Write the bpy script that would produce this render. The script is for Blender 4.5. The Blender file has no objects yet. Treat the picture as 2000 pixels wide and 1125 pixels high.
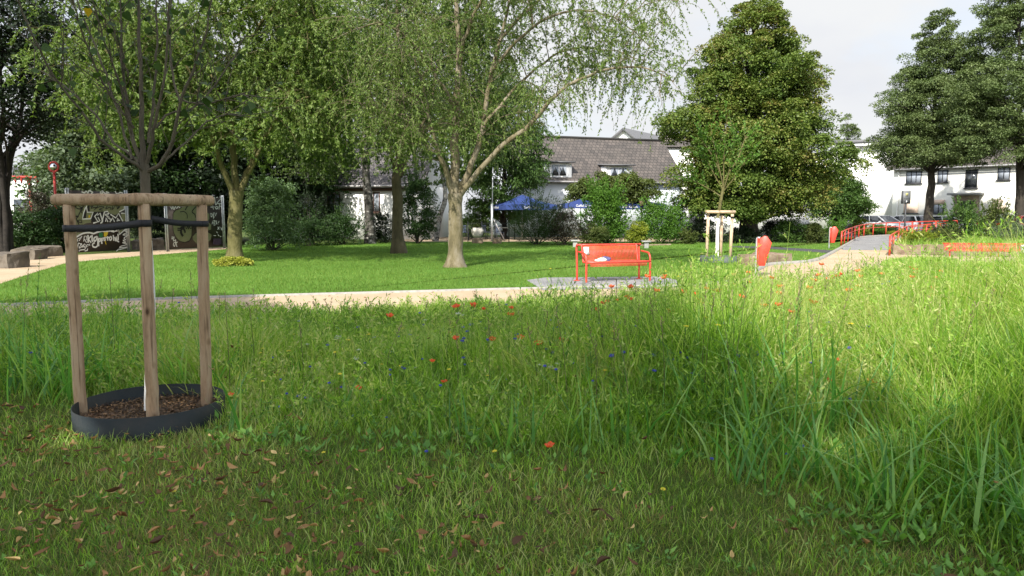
import bpy, math, random
import numpy as np
from mathutils import Vector, Matrix, noise as mnoise

random.seed(7)
scene = bpy.context.scene
COL = scene.collection
PI = math.pi
CAMH = 1.5
F = 1400.0
TH = math.atan(142.5 / 1400.0)
CT, ST = math.cos(TH), math.sin(TH)

# ------------------------------------------------------------------ layout helpers (photo survey -> ground plan)
def ray(px, py):
    a = (px - 1000.0) / F; b = -(py - 562.5) / F
    return np.array([a, CT + b * ST, -ST + b * CT])
def G(px, py, z=0.0):
    d = ray(px, py); t = (z - CAMH) / d[2]
    return np.array([d[0] * t, d[1] * t, z])
def AT(px, py, Y):
    d = ray(px, py); t = Y / d[1]
    return np.array([d[0] * t, Y, CAMH + d[2] * t])

# ------------------------------------------------------------------ object helpers
def tag(o, label=None, cat=None, group=None, kind=None):
    if label: o['label'] = label
    if cat: o['category'] = cat
    if group: o['group'] = group
    if kind: o['kind'] = kind
    return o
def empty(name, loc, label, cat, rz=0.0, group=None):
    o = bpy.data.objects.new(name, None); COL.objects.link(o)
    o.location = loc; o.rotation_euler = (0, 0, rz); o.empty_display_size = .2
    return tag(o, label, cat, group)
def copy_tree(o, parent=None):
    c = o.copy(); COL.objects.link(c)
    if parent is not None: c.parent = parent
    for ch in list(o.children): copy_tree(ch, c)
    return c

class MB:
    """mesh collector: verts + faces of any size, per-face value 'v', optional uv"""
    def __init__(s): s.V = []; s.n = 0; s.Fc = []; s.v = []; s.uv = []; s.hasuv = False
    def add(s, verts, faces, v=0.5, uv=None):
        verts = np.asarray(verts, float).reshape(-1, 3); faces = np.asarray(faces, int)
        if faces.ndim == 1: faces = faces[None]
        s.V.append(verts); s.Fc.append(faces + s.n); s.n += len(verts)
        vv = np.broadcast_to(np.asarray(v, float), (len(faces),)); s.v.append(vv)
        if uv is None: uv = np.zeros((faces.size, 2))
        else: s.hasuv = True
        s.uv.append(np.asarray(uv, float).reshape(-1, 2))
        return s
    def box(s, c, size, rz=0.0, v=0.5, taper=1.0, R=None):
        x, y, z = [a / 2 for a in size]
        P = np.array([[-x,-y,-z],[x,-y,-z],[x,y,-z],[-x,y,-z],[-x*taper,-y*taper,z],[x*taper,-y*taper,z],[x*taper,y*taper,z],[-x*taper,y*taper,z]])
        if R is not None: P = P @ np.array(R).T
        elif rz:
            cz, sz = math.cos(rz), math.sin(rz); P = P @ np.array([[cz,-sz,0],[sz,cz,0],[0,0,1]]).T
        return s.add(P + np.array(c), [[0,3,2,1],[4,5,6,7],[0,1,5,4],[1,2,6,5],[2,3,7,6],[3,0,4,7]], v)
    def bar(s, a, b, w, h=None, v=0.5):
        a = np.array(a, float); b = np.array(b, float); h = h or w
        d = b - a; L = np.linalg.norm(d); d /= L
        up = np.array([0,0,1.]) if abs(d[2]) < .95 else np.array([0,1.,0])
        x = np.cross(up, d); x /= np.linalg.norm(x); z = np.cross(d, x)
        return s.box((a + b) / 2, (w, L, h), R=np.stack([x, d, z], 1), v=v)
    def tubes(s, P, R, k=5, cap=False, v=None, rng=None):
        P = np.asarray(P, float)
        if P.ndim == 2: P = P[None]
        N, n, _ = P.shape
        R = np.broadcast_to(np.asarray(R, float), (N, n))
        T = np.gradient(P, axis=1); T /= np.linalg.norm(T, axis=2, keepdims=True) + 1e-9
        ref = np.where(np.abs(T[:, :1, 2:3]) > .9, np.array([1., 0, 0]), np.array([0, 0, 1.]))
        ref = np.broadcast_to(ref, T.shape)
        X = np.cross(T, ref); X /= np.linalg.norm(X, axis=2, keepdims=True) + 1e-9
        Y = np.cross(T, X)
        a = np.arange(k) * 2 * PI / k
        V = P[:, :, None] + R[:, :, None, None] * (np.cos(a)[None, None, :, None] * X[:, :, None] + np.sin(a)[None, None, :, None] * Y[:, :, None])
        i, j = np.meshgrid(np.arange(n - 1), np.arange(k), indexing='ij')
        q = np.stack([i * k + j, i * k + (j + 1) % k, (i + 1) * k + (j + 1) % k, (i + 1) * k + j], -1).reshape(-1, 4)
        Fq = (q[None] + (np.arange(N) * n * k)[:, None, None]).reshape(-1, 4)
        val = .5 if v is None else np.repeat(np.broadcast_to(v, (N,)), len(q))
        base = s.n
        s.add(V.reshape(-1, 3), Fq, val)
        if cap:
            for m in range(N):
                o = m * n * k
                s.addf(base + o + np.arange(k)[::-1]); s.addf(base + o + (n - 1) * k + np.arange(k))
        return s
    def addf(s, idx, v=.5):
        s.Fc.append(np.asarray(idx, int)[None]); s.v.append(np.array([v])); s.uv.append(np.zeros((len(idx), 2)))
    def cyl(s, a, b, r0, r1=None, k=16, v=.5):
        r1 = r0 if r1 is None else r1
        return s.tubes(np.array([a, b], float), np.array([r0, r1]), k, cap=True)
    def lathe(s, prof, c=(0, 0, 0), k=24, v=.5):
        prof = np.array(prof, float); n = len(prof); a = np.arange(k) * 2 * PI / k
        V = np.stack([prof[:, :1] * np.cos(a), prof[:, :1] * np.sin(a), np.broadcast_to(prof[:, 1:2], (n, k))], -1).reshape(-1, 3)
        i, j = np.meshgrid(np.arange(n - 1), np.arange(k), indexing='ij')
        q = np.stack([i * k + j, i * k + (j + 1) % k, (i + 1) * k + (j + 1) % k, (i + 1) * k + j], -1).reshape(-1, 4)
        return s.add(V + np.array(c), q, v)
    def prism(s, poly, z0, z1, v=.5):
        poly = np.asarray(poly, float); n = len(poly)
        V = np.vstack([np.c_[poly, np.full(n, z0)], np.c_[poly, np.full(n, z1)]])
        b = s.n
        s.add(V, [[i, (i + 1) % n, n + (i + 1) % n, n + i] for i in range(n)], v)
        s.addf(b + np.arange(n)[::-1], v); s.addf(b + n + np.arange(n), v)
        return s
    def make(s, name, mat, parent=None, smooth=False, bevel=0.0):
        me = bpy.data.meshes.new(name)
        V = np.vstack(s.V); me.vertices.add(len(V)); me.vertices.foreach_set('co', V.astype(np.float32).ravel())
        sizes = np.concatenate([np.full(len(f), f.shape[1]) for f in s.Fc]); loops = np.concatenate([f.ravel() for f in s.Fc])
        me.loops.add(len(loops)); me.loops.foreach_set('vertex_index', loops.astype(np.int32))
        me.polygons.add(len(sizes)); st = np.concatenate([[0], np.cumsum(sizes)[:-1]])
        me.polygons.foreach_set('loop_start', st.astype(np.int32)); me.polygons.foreach_set('loop_total', sizes.astype(np.int32))
        if smooth: me.polygons.foreach_set('use_smooth', np.ones(len(sizes), bool))
        me.update(calc_edges=True)
        at = me.attributes.new('v', 'FLOAT', 'FACE'); at.data.foreach_set('value', np.concatenate(s.v).astype(np.float32))
        if s.hasuv:
            u = me.uv_layers.new(name='UVMap'); u.data.foreach_set('uv', np.vstack(s.uv).astype(np.float32).ravel())
        me.validate(clean_customdata=False)
        for m in (mat if isinstance(mat, (list, tuple)) else [mat]): me.materials.append(m)
        o = bpy.data.objects.new(name, me); COL.objects.link(o)
        if parent is not None: o.parent = parent
        if bevel:
            b = o.modifiers.new('Bevel', 'BEVEL'); b.width = bevel; b.segments = 2; b.limit_method = 'ANGLE'
        return o

# ------------------------------------------------------------------ materials
def nd(nt, t, **kw):
    n = nt.nodes.new(t)
    for k, v in kw.items():
        if k.startswith('i_'): n.inputs[k[2:].replace('_', ' ')].default_value = v
        else: setattr(n, k, v)
    return n
def base_mat(name):
    m = bpy.data.materials.new(name); m.use_nodes = True; nt = m.node_tree
    b = nt.nodes['Principled BSDF']; return m, nt, b
def c4(c): return (c[0], c[1], c[2], 1)
def ramp(nt, cols, pos=None):
    r = nd(nt, 'ShaderNodeValToRGB'); e = r.color_ramp.elements
    pos = pos or [i / (len(cols) - 1) for i in range(len(cols))]
    while len(e) < len(cols): e.new(.5)
    for i, (c, p) in enumerate(zip(cols, pos)): e[i].position = p; e[i].color = c4(c)
    return r
def mat(name, cols, rough=.7, scale=5.0, bump=0.0, bscale=None, metal=0.0, spec=.3, detail=6, stretch=None, pos=None, obj=False, coat=0.0):
    """noise-driven surface with two or more tones"""
    m, nt, b = base_mat(name)
    if not isinstance(cols[0], (tuple, list)): cols = [cols, tuple(x * .82 for x in cols)]
    tc = nd(nt, 'ShaderNodeTexCoord'); mp = nd(nt, 'ShaderNodeMapping')
    if stretch: mp.inputs['Scale'].default_value = stretch
    nt.links.new(tc.outputs['Object'], mp.inputs[0])
    n = nd(nt, 'ShaderNodeTexNoise'); n.inputs['Scale'].default_value = scale; n.inputs['Detail'].default_value = detail; n.inputs['Roughness'].default_value = .65
    nt.links.new(mp.outputs[0], n.inputs['Vector'])
    r = ramp(nt, cols, pos or [.3 + .4 * i / (len(cols) - 1) for i in range(len(cols))])
    nt.links.new(n.outputs['Fac'], r.inputs[0]); nt.links.new(r.outputs[0], b.inputs['Base Color'])
    b.inputs['Roughness'].default_value = rough; b.inputs['Metallic'].default_value = metal; b.inputs['Specular IOR Level'].default_value = spec
    if coat: b.inputs['Coat Weight'].default_value = coat
    if bump:
        n2 = nd(nt, 'ShaderNodeTexNoise'); n2.inputs['Scale'].default_value = bscale or scale * 4; n2.inputs['Detail'].default_value = 8
        nt.links.new(mp.outputs[0], n2.inputs['Vector'])
        bp = nd(nt, 'ShaderNodeBump'); bp.inputs['Strength'].default_value = bump; bp.inputs['Distance'].default_value = .02
        nt.links.new(n2.outputs['Fac'], bp.inputs['Height']); nt.links.new(bp.outputs[0], b.inputs['Normal'])
    return m
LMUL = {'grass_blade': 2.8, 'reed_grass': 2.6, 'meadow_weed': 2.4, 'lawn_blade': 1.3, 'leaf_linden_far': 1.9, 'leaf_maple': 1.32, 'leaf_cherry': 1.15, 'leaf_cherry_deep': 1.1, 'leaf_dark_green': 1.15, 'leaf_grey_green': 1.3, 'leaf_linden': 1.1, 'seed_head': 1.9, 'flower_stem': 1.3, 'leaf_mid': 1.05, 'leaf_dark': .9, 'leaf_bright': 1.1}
def leafmat(name, cols, trans=.35, rough=.55, spec=.25, tcol=None, big=0.0):
    k_ = LMUL.get(name, 1.0); cols = [tuple(min(.8, q * k_) for q in c) for c in cols]
    """leaf: colour by each leaf's own value, light shines through"""
    m, nt, b = base_mat(name); out = nt.nodes['Material Output']
    a = nd(nt, 'ShaderNodeAttribute', attribute_name='v'); r = ramp(nt, cols)
    src = a.outputs['Fac']
    if big:
        tc = nd(nt, 'ShaderNodeTexCoord'); n = nd(nt, 'ShaderNodeTexNoise'); n.inputs['Scale'].default_value = big; n.inputs['Detail'].default_value = 3
        nt.links.new(tc.outputs['Object'], n.inputs['Vector'])
        ma = nd(nt, 'ShaderNodeMath', operation='MULTIPLY_ADD'); nt.links.new(n.outputs['Fac'], ma.inputs[0]); ma.inputs[1].default_value = 2.2; ma.inputs[2].default_value = -1.1
        mb = nd(nt, 'ShaderNodeMath', operation='ADD'); nt.links.new(src, mb.inputs[0]); nt.links.new(ma.outputs[0], mb.inputs[1]); mb.use_clamp = True; src = mb.outputs[0]
    nt.links.new(src, r.inputs[0]); nt.links.new(r.outputs[0], b.inputs['Base Color'])
    b.inputs['Roughness'].default_value = rough; b.inputs['Specular IOR Level'].default_value = spec
    t = nd(nt, 'ShaderNodeBsdfTranslucent'); mx = nd(nt, 'ShaderNodeMixShader'); mx.inputs[0].default_value = trans
    hs = nd(nt, 'ShaderNodeMix', data_type='RGBA', blend_type='MULTIPLY'); hs.inputs[0].default_value = 1
    nt.links.new(r.outputs[0], hs.inputs[6]); hs.inputs[7].default_value = c4(tcol or (1.35, 1.5, .6))
    nt.links.new(hs.outputs[2], t.inputs[0])
    nt.links.new(b.outputs[0], mx.inputs[1]); nt.links.new(t.outputs[0], mx.inputs[2]); nt.links.new(mx.outputs[0], out.inputs[0])
    return m
def tilemat(name, c1, c2, mortar, w=.3, h=.33, rough=.7, ms=.02, bump=.6, offset=.5):
    m, nt, b = base_mat(name)
    tc = nd(nt, 'ShaderNodeTexCoord'); br = nd(nt, 'ShaderNodeTexBrick'); br.offset = offset
    br.inputs['Scale'].default_value = 1; br.inputs['Brick Width'].default_value = w; br.inputs['Row Height'].default_value = h
    br.inputs['Mortar Size'].default_value = ms; br.inputs['Color1'].default_value = c4(c1); br.inputs['Color2'].default_value = c4(c2); br.inputs['Mortar'].default_value = c4(mortar)
    nt.links.new(tc.outputs['UV'], br.inputs['Vector'])
    n = nd(nt, 'ShaderNodeTexNoise'); n.inputs['Scale'].default_value = 1.3; n.inputs['Detail'].default_value = 6; nt.links.new(tc.outputs['UV'], n.inputs['Vector'])
    mx = nd(nt, 'ShaderNodeMix', data_type='RGBA', blend_type='MULTIPLY'); mx.inputs[0].default_value = .8
    r = ramp(nt, [(.6, .6, .58), (1.25, 1.22, 1.15)], [.3, .7]); nt.links.new(n.outputs['Fac'], r.inputs[0])
    nt.links.new(br.outputs['Color'], mx.inputs[6]); nt.links.new(r.outputs[0], mx.inputs[7]); nt.links.new(mx.outputs[2], b.inputs['Base Color'])
    b.inputs['Roughness'].default_value = rough
    bp = nd(nt, 'ShaderNodeBump'); bp.inputs['Strength'].default_value = bump; bp.inputs['Distance'].default_value = .03
    iv = nd(nt, 'ShaderNodeMath', operation='SUBTRACT'); iv.inputs[0].default_value = 1; nt.links.new(br.outputs['Fac'], iv.inputs[1])
    nt.links.new(iv.outputs[0], bp.inputs['Height']); nt.links.new(bp.outputs[0], b.inputs['Normal'])
    return m
def glassmat(name, col=(.03, .035, .04), rough=.08):
    m, nt, b = base_mat(name)
    b.inputs['Base Color'].default_value = c4(col); b.inputs['Roughness'].default_value = rough; b.inputs['Specular IOR Level'].default_value = .8
    return m

M = {}
M['bark'] = mat('bark_olive', [(.03,.026,.013), (.085,.078,.026), (.12,.108,.045), (.15,.14,.1)], .9, 3.2, 1.0, 22, stretch=(1,1,.5), pos=[.3,.45,.58,.75])
M['bark_lit'] = mat('bark_grey', [(.05,.042,.02), (.12,.1,.055), (.17,.145,.1), (.22,.2,.16)], .9, 4, .9, 26, stretch=(1,1,.4), pos=[.3,.45,.58,.75])  # pale bark, sun on the trunk put into its tone
M['bark_dark'] = mat('bark_dark', [(0.020,0.018,0.014), (0.048,0.040,0.032)], .9, 5, .7, 30, stretch=(1,1,.3))
M['bark_mid'] = mat('bark_mid', [(.03,.026,.014), (.07,.06,.03), (.1,.085,.05)], .9, 4, 1.0, 24, stretch=(1,1,.4))
M['bark_birch'] = mat('bark_birch', [(.03,.027,.024), (.07,.065,.055), (.3,.29,.27)], .8, 4, .6, 25, pos=[.4,.55,.66], stretch=(1,1,1.6))
M['bark_birch_pale'] = mat('bark_birch_pale', [(.04,.035,.03), (.22,.21,.19), (.3,.29,.27)], .8, 4, .6, 25, pos=[.42,.5,.66], stretch=(1,1,1.6))
M['bark_black'] = mat('bark_black', [(.012,.01,.009), (.03,.025,.02)], .9, 5, .7, 30)
M['white_paint'] = mat('trunk_whitewash', [(.62,.6,.56), (.72,.7,.67)], .8, 20, .3)
M['wood'] = mat('stake_wood', [(.08,.05,.028), (.2,.13,.075), (.26,.175,.1), (.3,.21,.13)], .75, 2.2, .5, 26, stretch=(4,4,1.1), pos=[.3,.42,.55,.75])
M['wood_lit'] = mat('stake_wood_pale', [(.4,.28,.18), (.52,.4,.28)], .75, 6, .3, 20, stretch=(3,3,.6))  # lighter copy of the stake wood, sunlight put into its colour
def woodmat(name, cols):
    m = mat(name, cols, .75, 2.2, .5, 26, stretch=(5, 5, 1.0), pos=[.3, .45, .58, .75]); nt = m.node_tree; b = nt.nodes['Principled BSDF']
    tc = nd(nt, 'ShaderNodeTexCoord'); mp = nd(nt, 'ShaderNodeMapping'); mp.inputs['Scale'].default_value = (1, 1, .55); nt.links.new(tc.outputs['Object'], mp.inputs[0])
    vo = nd(nt, 'ShaderNodeTexVoronoi'); vo.inputs['Scale'].default_value = 9; nt.links.new(mp.outputs[0], vo.inputs['Vector'])
    r = ramp(nt, [(.25, .2, .16), (.7, .66, .6), (1, 1, 1)], [.06, .12, .2]); nt.links.new(vo.outputs['Distance'], r.inputs[0])
    wv = nd(nt, 'ShaderNodeTexNoise'); wv.inputs['Scale'].default_value = 60; mp2 = nd(nt, 'ShaderNodeMapping'); mp2.inputs['Scale'].default_value = (1, 1, .04); nt.links.new(tc.outputs['Object'], mp2.inputs[0]); nt.links.new(mp2.outputs[0], wv.inputs['Vector'])
    r2 = ramp(nt, [(.35, .3, .26), (1, 1, 1)], [.3, .42]); nt.links.new(wv.outputs['Fac'], r2.inputs[0])
    a = nd(nt, 'ShaderNodeMix', data_type='RGBA', blend_type='MULTIPLY'); a.inputs[0].default_value = 1; c = nd(nt, 'ShaderNodeMix', data_type='RGBA', blend_type='MULTIPLY'); c.inputs[0].default_value = .8
    src = b.inputs['Base Color'].links[0].from_socket; nt.links.new(src, a.inputs[6]); nt.links.new(r.outputs[0], a.inputs[7]); nt.links.new(a.outputs[2], c.inputs[6]); nt.links.new(r2.outputs[0], c.inputs[7]); nt.links.new(c.outputs[2], b.inputs['Base Color']); return m
M['wood'] = woodmat('stake_wood', [(.17,.11,.06), (.3,.2,.115), (.36,.26,.16), (.4,.31,.2)])
M['ring_grey'] = mat('weathered_metal_ring', [(.05,.07,.068), (.09,.1,.09)], .6, 4, .2, 30)
M['bark_young'] = mat('bark_young', [(.05,.042,.028), (.1,.085,.055)], .85, 12, .6, 60, stretch=(1,1,.3))
M['strap'] = mat('black_strap', [(.008,.008,.009), (.015,.015,.017)], .6, 60, .3, 300)
M['ring'] = mat('dark_metal_ring', [(.008,.015,.017), (.016,.02,.019), (.03,.026,.02)], .55, 4, .2, 30, metal=.2, pos=[.3,.55,.75])
M['red'] = mat('red_powder_coat', [(.36,.028,.016), (.52,.045,.024), (.46,.06,.04)], .4, 6, .08, spec=.5, pos=[.3,.5,.75])
M['red_dull'] = mat('red_paint_faded', [(0.300,0.024,0.018), (0.372,0.042,0.030)], .55, 8, .05)
M['steel'] = mat('galvanised_steel', [(.35,.37,.38), (.5,.52,.53)], .45, 15, .05, metal=.6)
M['white_wall'] = mat('white_render', [(.76,.76,.74), (.82,.82,.8)], .85, 2, .15, 120)
M['cream_wall'] = mat('cream_render', [(.74,.73,.66), (.8,.79,.73)], .85, 2, .15, 120)
M['blue_wall'] = mat('pale_render', [(.66,.7,.74), (.72,.76,.8)], .85, 2, .15, 120)
M['frame_dark'] = mat('anthracite_frame', [(.03,.032,.036), (.045,.047,.05)], .5)
M['frame_white'] = mat('white_frame', [(.75,.75,.75), (.8,.8,.8)], .45)
M['frame_brown'] = mat('brown_frame', [(.09,.05,.04), (.12,.07,.055)], .5)
M['glass'] = glassmat('window_glass')
M['glass_pale'] = glassmat('window_glass_curtain', (.3,.33,.38), .15)
M['shutter'] = mat('roller_shutter_beige', [(.52,.4,.32), (.58,.46,.37)], .6, 3, stretch=(1,1,12))
M['roof_tile'] = tilemat('roof_tiles_brown', (0.060,0.052,0.047), (0.089,0.075,0.068), (0.018,0.016,0.014), .3, .34)
M['roof_slate'] = tilemat('roof_tiles_grey', (0.100,0.092,0.095), (0.135,0.125,0.128), (0.030,0.028,0.030), .24, .2, ms=.018)
M['roof_grey'] = mat('roof_grey', [(0.100,0.100,0.105), (0.135,0.135,0.140)], .7, 8, .3)
M['gutter'] = mat('zinc_gutter', [(.28,.27,.27), (.36,.35,.35)], .5, metal=.3)
M['brick'] = tilemat('stone_cladding', (.3,.24,.17), (.4,.33,.24), (.2,.18,.15), .35, .12)
M['chimney'] = tilemat('chimney_brick', (.24,.15,.11), (.3,.2,.15), (.25,.22,.2), .25, .08)
M['blue'] = mat('blue_canvas', [(.02,.04,.14), (.03,.055,.19)], .75, 3, .1, 60)
M['white_letter'] = mat('white_print', (.8,.82,.85), .7)
M['sand'] = mat('sandstone', [(0.110,0.066,0.047), (0.187,0.138,0.094), (0.242,0.198,0.143)], .9, 3, .9, 12, pos=[.3,.5,.7])
M['rock'] = mat('grey_boulder', [(0.050,0.041,0.033), (0.105,0.088,0.069), (0.149,0.127,0.099)], .9, 2.5, .9, 10, pos=[.3,.5,.7])
M['concrete'] = mat('pale_concrete', [(0.252,0.252,0.240), (0.330,0.330,0.312)], .85, 6, .3)
M['edging'] = mat('kerb_edging', [(.2,.19,.17), (.33,.31,.28)], .8, 10, .3)
M['panel'] = mat('graffiti_board', [(.022,.018,.016), (.045,.035,.028)], .5, 3, .1)
M['spray_pale'] = mat('spray_pale_green', [(0.130,0.143,0.072), (0.169,0.182,0.098)], .6, 6)
M['spray_white'] = mat('spray_white', [(.5,.52,.5), (.62,.63,.6)], .6, 9)
M['spray_black'] = mat('spray_black', (.012,.01,.01), .6)
M['spray_green'] = mat('spray_green', (.02,.14,.05), .6)
M['spray_yellow'] = mat('spray_yellow', (.5,.38,.02), .6)
M['spray_purple'] = mat('spray_purple', (.05,.03,.06), .6)
M['pot'] = mat('stoneware_pot', [(.4,.38,.33), (.52,.49,.43)], .7, 8, .2)
M['chair_blue'] = mat('blue_grey_chair', [(.08,.1,.16), (.12,.15,.22)], .5)
M['black'] = mat('black_rubber', (.012,.012,.012), .7)
M['car_white'] = mat('car_paint_white', [(.74,.74,.74), (.77,.77,.77)], .2, coat=.6, spec=.5)
M['car_dark'] = mat('car_paint_dark', [(.018,.02,.025), (.025,.027,.03)], .2, coat=.7, spec=.5)
M['car_red'] = mat('car_paint_red', [(.3,.02,.02), (.33,.025,.025)], .2, coat=.7, spec=.5)
M['lamp_red'] = glassmat('tail_lamp_red', (.35,.01,.01), .15)
M['lamp_clear'] = glassmat('head_lamp_clear', (.6,.62,.65), .12)
M['rim'] = mat('alloy_rim', (.35,.36,.37), .3, metal=.8)
M['plate'] = mat('number_plate', (.7,.7,.68), .5)
M['mirror'] = mat('mirror_steel', (.6,.62,.63), .12, metal=1.0)
M['sign_grey'] = mat('sign_board_grey', [(0.108,0.113,0.117), (0.126,0.131,0.135)], .5)
M['emblem'] = mat('sign_emblem_gold', (.35,.33,.13), .5)
M['ink'] = mat('dark_ink', (.02,.02,.025), .6)
M['asphalt'] = mat('asphalt', [(.04,.04,.042), (.065,.065,.068)], .9, 12, .4, 90)
M['bag_cream'] = mat('bag_cream', [(.6,.56,.44), (.72,.69,.58)], .7, 15, .4)
M['bag_blue'] = mat('bag_navy', [(.04,.045,.12), (.1,.1,.22), (.5,.5,.5)], .7, 22, .3, pos=[.4,.6,.75])
M['paper'] = mat('white_paper', (.8,.8,.78), .7)

# ground
def groundmat(name, cols, scale, fine, bump=.5, pos=None, rough=.95):
    m, nt, b = base_mat(name)
    tc = nd(nt, 'ShaderNodeTexCoord')
    n = nd(nt, 'ShaderNodeTexNoise'); n.inputs['Scale'].default_value = scale; n.inputs['Detail'].default_value = 5
    n2 = nd(nt, 'ShaderNodeTexNoise'); n2.inputs['Scale'].default_value = fine; n2.inputs['Detail'].default_value = 4
    nt.links.new(tc.outputs['Object'], n.inputs['Vector']); nt.links.new(tc.outputs['Object'], n2.inputs['Vector'])
    ad = nd(nt, 'ShaderNodeMix', data_type='FLOAT'); ad.inputs[0].default_value = .5
    nt.links.new(n.outputs['Fac'], ad.inputs[2]); nt.links.new(n2.outputs['Fac'], ad.inputs[3])
    r = ramp(nt, cols, pos or [.35 + .3 * i / (len(cols) - 1) for i in range(len(cols))])
    nt.links.new(ad.outputs[0], r.inputs[0]); nt.links.new(r.outputs[0], b.inputs['Base Color'])
    b.inputs['Roughness'].default_value = rough; b.inputs['Specular IOR Level'].default_value = .1
    bp = nd(nt, 'ShaderNodeBump'); bp.inputs['Strength'].default_value = bump; bp.inputs['Distance'].default_value = .02
    nt.links.new(n2.outputs['Fac'], bp.inputs['Height']); nt.links.new(bp.outputs[0], b.inputs['Normal'])
    return m
M['soil'] = groundmat('soil_and_moss', [(.035,.028,.013), (.05,.07,.017), (.065,.1,.022), (.09,.085,.035)], 1.2, 40, .8)
M['lawn'] = groundmat('mown_lawn', [(0.054,0.120,0.014), (0.078,0.168,0.022), (0.102,0.198,0.034)], .5, 60, .6)
M['gravel'] = groundmat('sandy_gravel', [(0.295,0.221,0.139), (0.377,0.291,0.197), (0.443,0.353,0.246)], .8, 120, .35)
M['pavers'] = tilemat('grey_pavers', (.2,.2,.21), (.27,.27,.28), (.1,.1,.1), .2, .1, ms=.008, bump=.3)

# leaves
M['lf_cherry'] = leafmat('leaf_cherry', [(.045,.085,.014), (.085,.13,.025), (.14,.19,.05)], .35)
M['lf_cherry_b'] = leafmat('leaf_cherry_deep', [(.035,.075,.014), (.065,.105,.022), (.1,.14,.04)], .3)
M['lf_linden_near'] = leafmat('leaf_linden', [(.014,.03,.009), (.026,.05,.013), (.04,.07,.018), (.04,.07,.018), (.36,.24,.02)], .3, .55, .2)
M['lf_maple'] = leafmat('leaf_maple', [(.035,.065,.012), (.065,.1,.018), (.09,.12,.022), (.13,.11,.03)], .2, big=.3)
M['lf_linden'] = leafmat('leaf_linden_far', [(.028,.045,.016), (.05,.07,.024), (.085,.105,.042)], .2)
M['lf_dark'] = leafmat('leaf_dark', [(.006,.013,.005), (.014,.026,.01), (.024,.045,.014)], .15)  # dark foliage tone, also stands in for shade on the left-edge tree
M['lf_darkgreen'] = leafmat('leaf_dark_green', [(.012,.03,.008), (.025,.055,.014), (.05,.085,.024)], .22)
M['lf_grey'] = leafmat('leaf_grey_green', [(.025,.045,.02), (.06,.085,.045), (.12,.15,.085)], .22)
M['lf_birch'] = leafmat('leaf_birch', [(.03,.06,.012), (.06,.095,.02), (.1,.14,.035)], .35)
M['lf_bright'] = leafmat('leaf_bright', [(.03,.08,.01), (.06,.13,.016), (.1,.2,.03)], .3)
M['lf_mid'] = leafmat('leaf_mid', [(.025,.06,.012), (.05,.1,.02), (.09,.15,.035)], .28)
M['lf_viburnum'] = leafmat('leaf_viburnum', [(.06,.11,.04), (.12,.19,.08), (.2,.29,.14)], .25)
M['lf_yellow'] = leafmat('leaf_yellow', [(.07,.12,.012), (.16,.2,.02), (.3,.31,.04)], .35)
M['lf_golden'] = leafmat('leaf_golden', [(.14,.17,.02), (.3,.32,.05), (.42,.4,.1)], .3)
M['lf_olive'] = leafmat('leaf_olive', [(.035,.055,.014), (.07,.095,.022), (.12,.14,.04)], .28)
M['lf_purple'] = leafmat('leaf_purple', [(.025,.02,.016), (.05,.04,.028), (.06,.075,.04)], .2)
M['blade'] = leafmat('grass_blade', [(.03,.062,.008), (.06,.108,.012), (.09,.145,.02), (.13,.165,.045), (.16,.16,.07)], .5, .5, .3, big=.5)
M['blade_short'] = leafmat('short_blade', [(0.058,0.099,0.016), (0.116,0.174,0.029), (0.186,0.220,0.058), (0.290,0.220,0.093)], .4, .6, .2, big=.8)
M['blade_tall'] = leafmat('reed_grass', [(.02,.06,.012), (.035,.09,.018), (.06,.125,.03), (.1,.15,.04)], .45, .42, .35)
M['blade_lawn'] = leafmat('lawn_blade', [(.055,.1,.014), (.085,.145,.022), (.13,.195,.04)], .35, .6, .2, big=.15)
M['weed'] = leafmat('meadow_weed', [(.022,.055,.01), (.045,.1,.016), (.08,.145,.028)], .3)
M['seed'] = leafmat('seed_head', [(.05,.05,.025), (.12,.1,.05), (.2,.18,.09)], .2)
M['brown_leaf'] = leafmat('dry_leaf', [(.07,.038,.018), (.16,.08,.03), (.33,.18,.065), (.48,.35,.14)], .2, .6, tcol=(1.2, 1.0, .7))
M['mulch'] = leafmat('bark_chip', [(.03,.018,.01), (.09,.05,.025), (.24,.14,.06)], 0.02)
M['poppy'] = leafmat('poppy_petal', [(.62,.08,.02), (.75,.15,.05)], .35, .5, tcol=(1.3, 1, .8))
M['cornflower'] = leafmat('cornflower_petal', [(.06,.07,.36), (.12,.14,.5)], .3, .5, tcol=(1, 1, 1.3))
M['petal_yellow'] = leafmat('yellow_petal', [(.6,.5,.02), (.7,.62,.08)], .3, .5, tcol=(1.2, 1.1, .6))
M['petal_white'] = leafmat('white_petal', [(.6,.62,.55), (.75,.76,.72)], .3, .5, tcol=(1, 1, 1))
M['stem'] = leafmat('flower_stem', [(.05,.1,.02), (.08,.13,.03)], .1)

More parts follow.
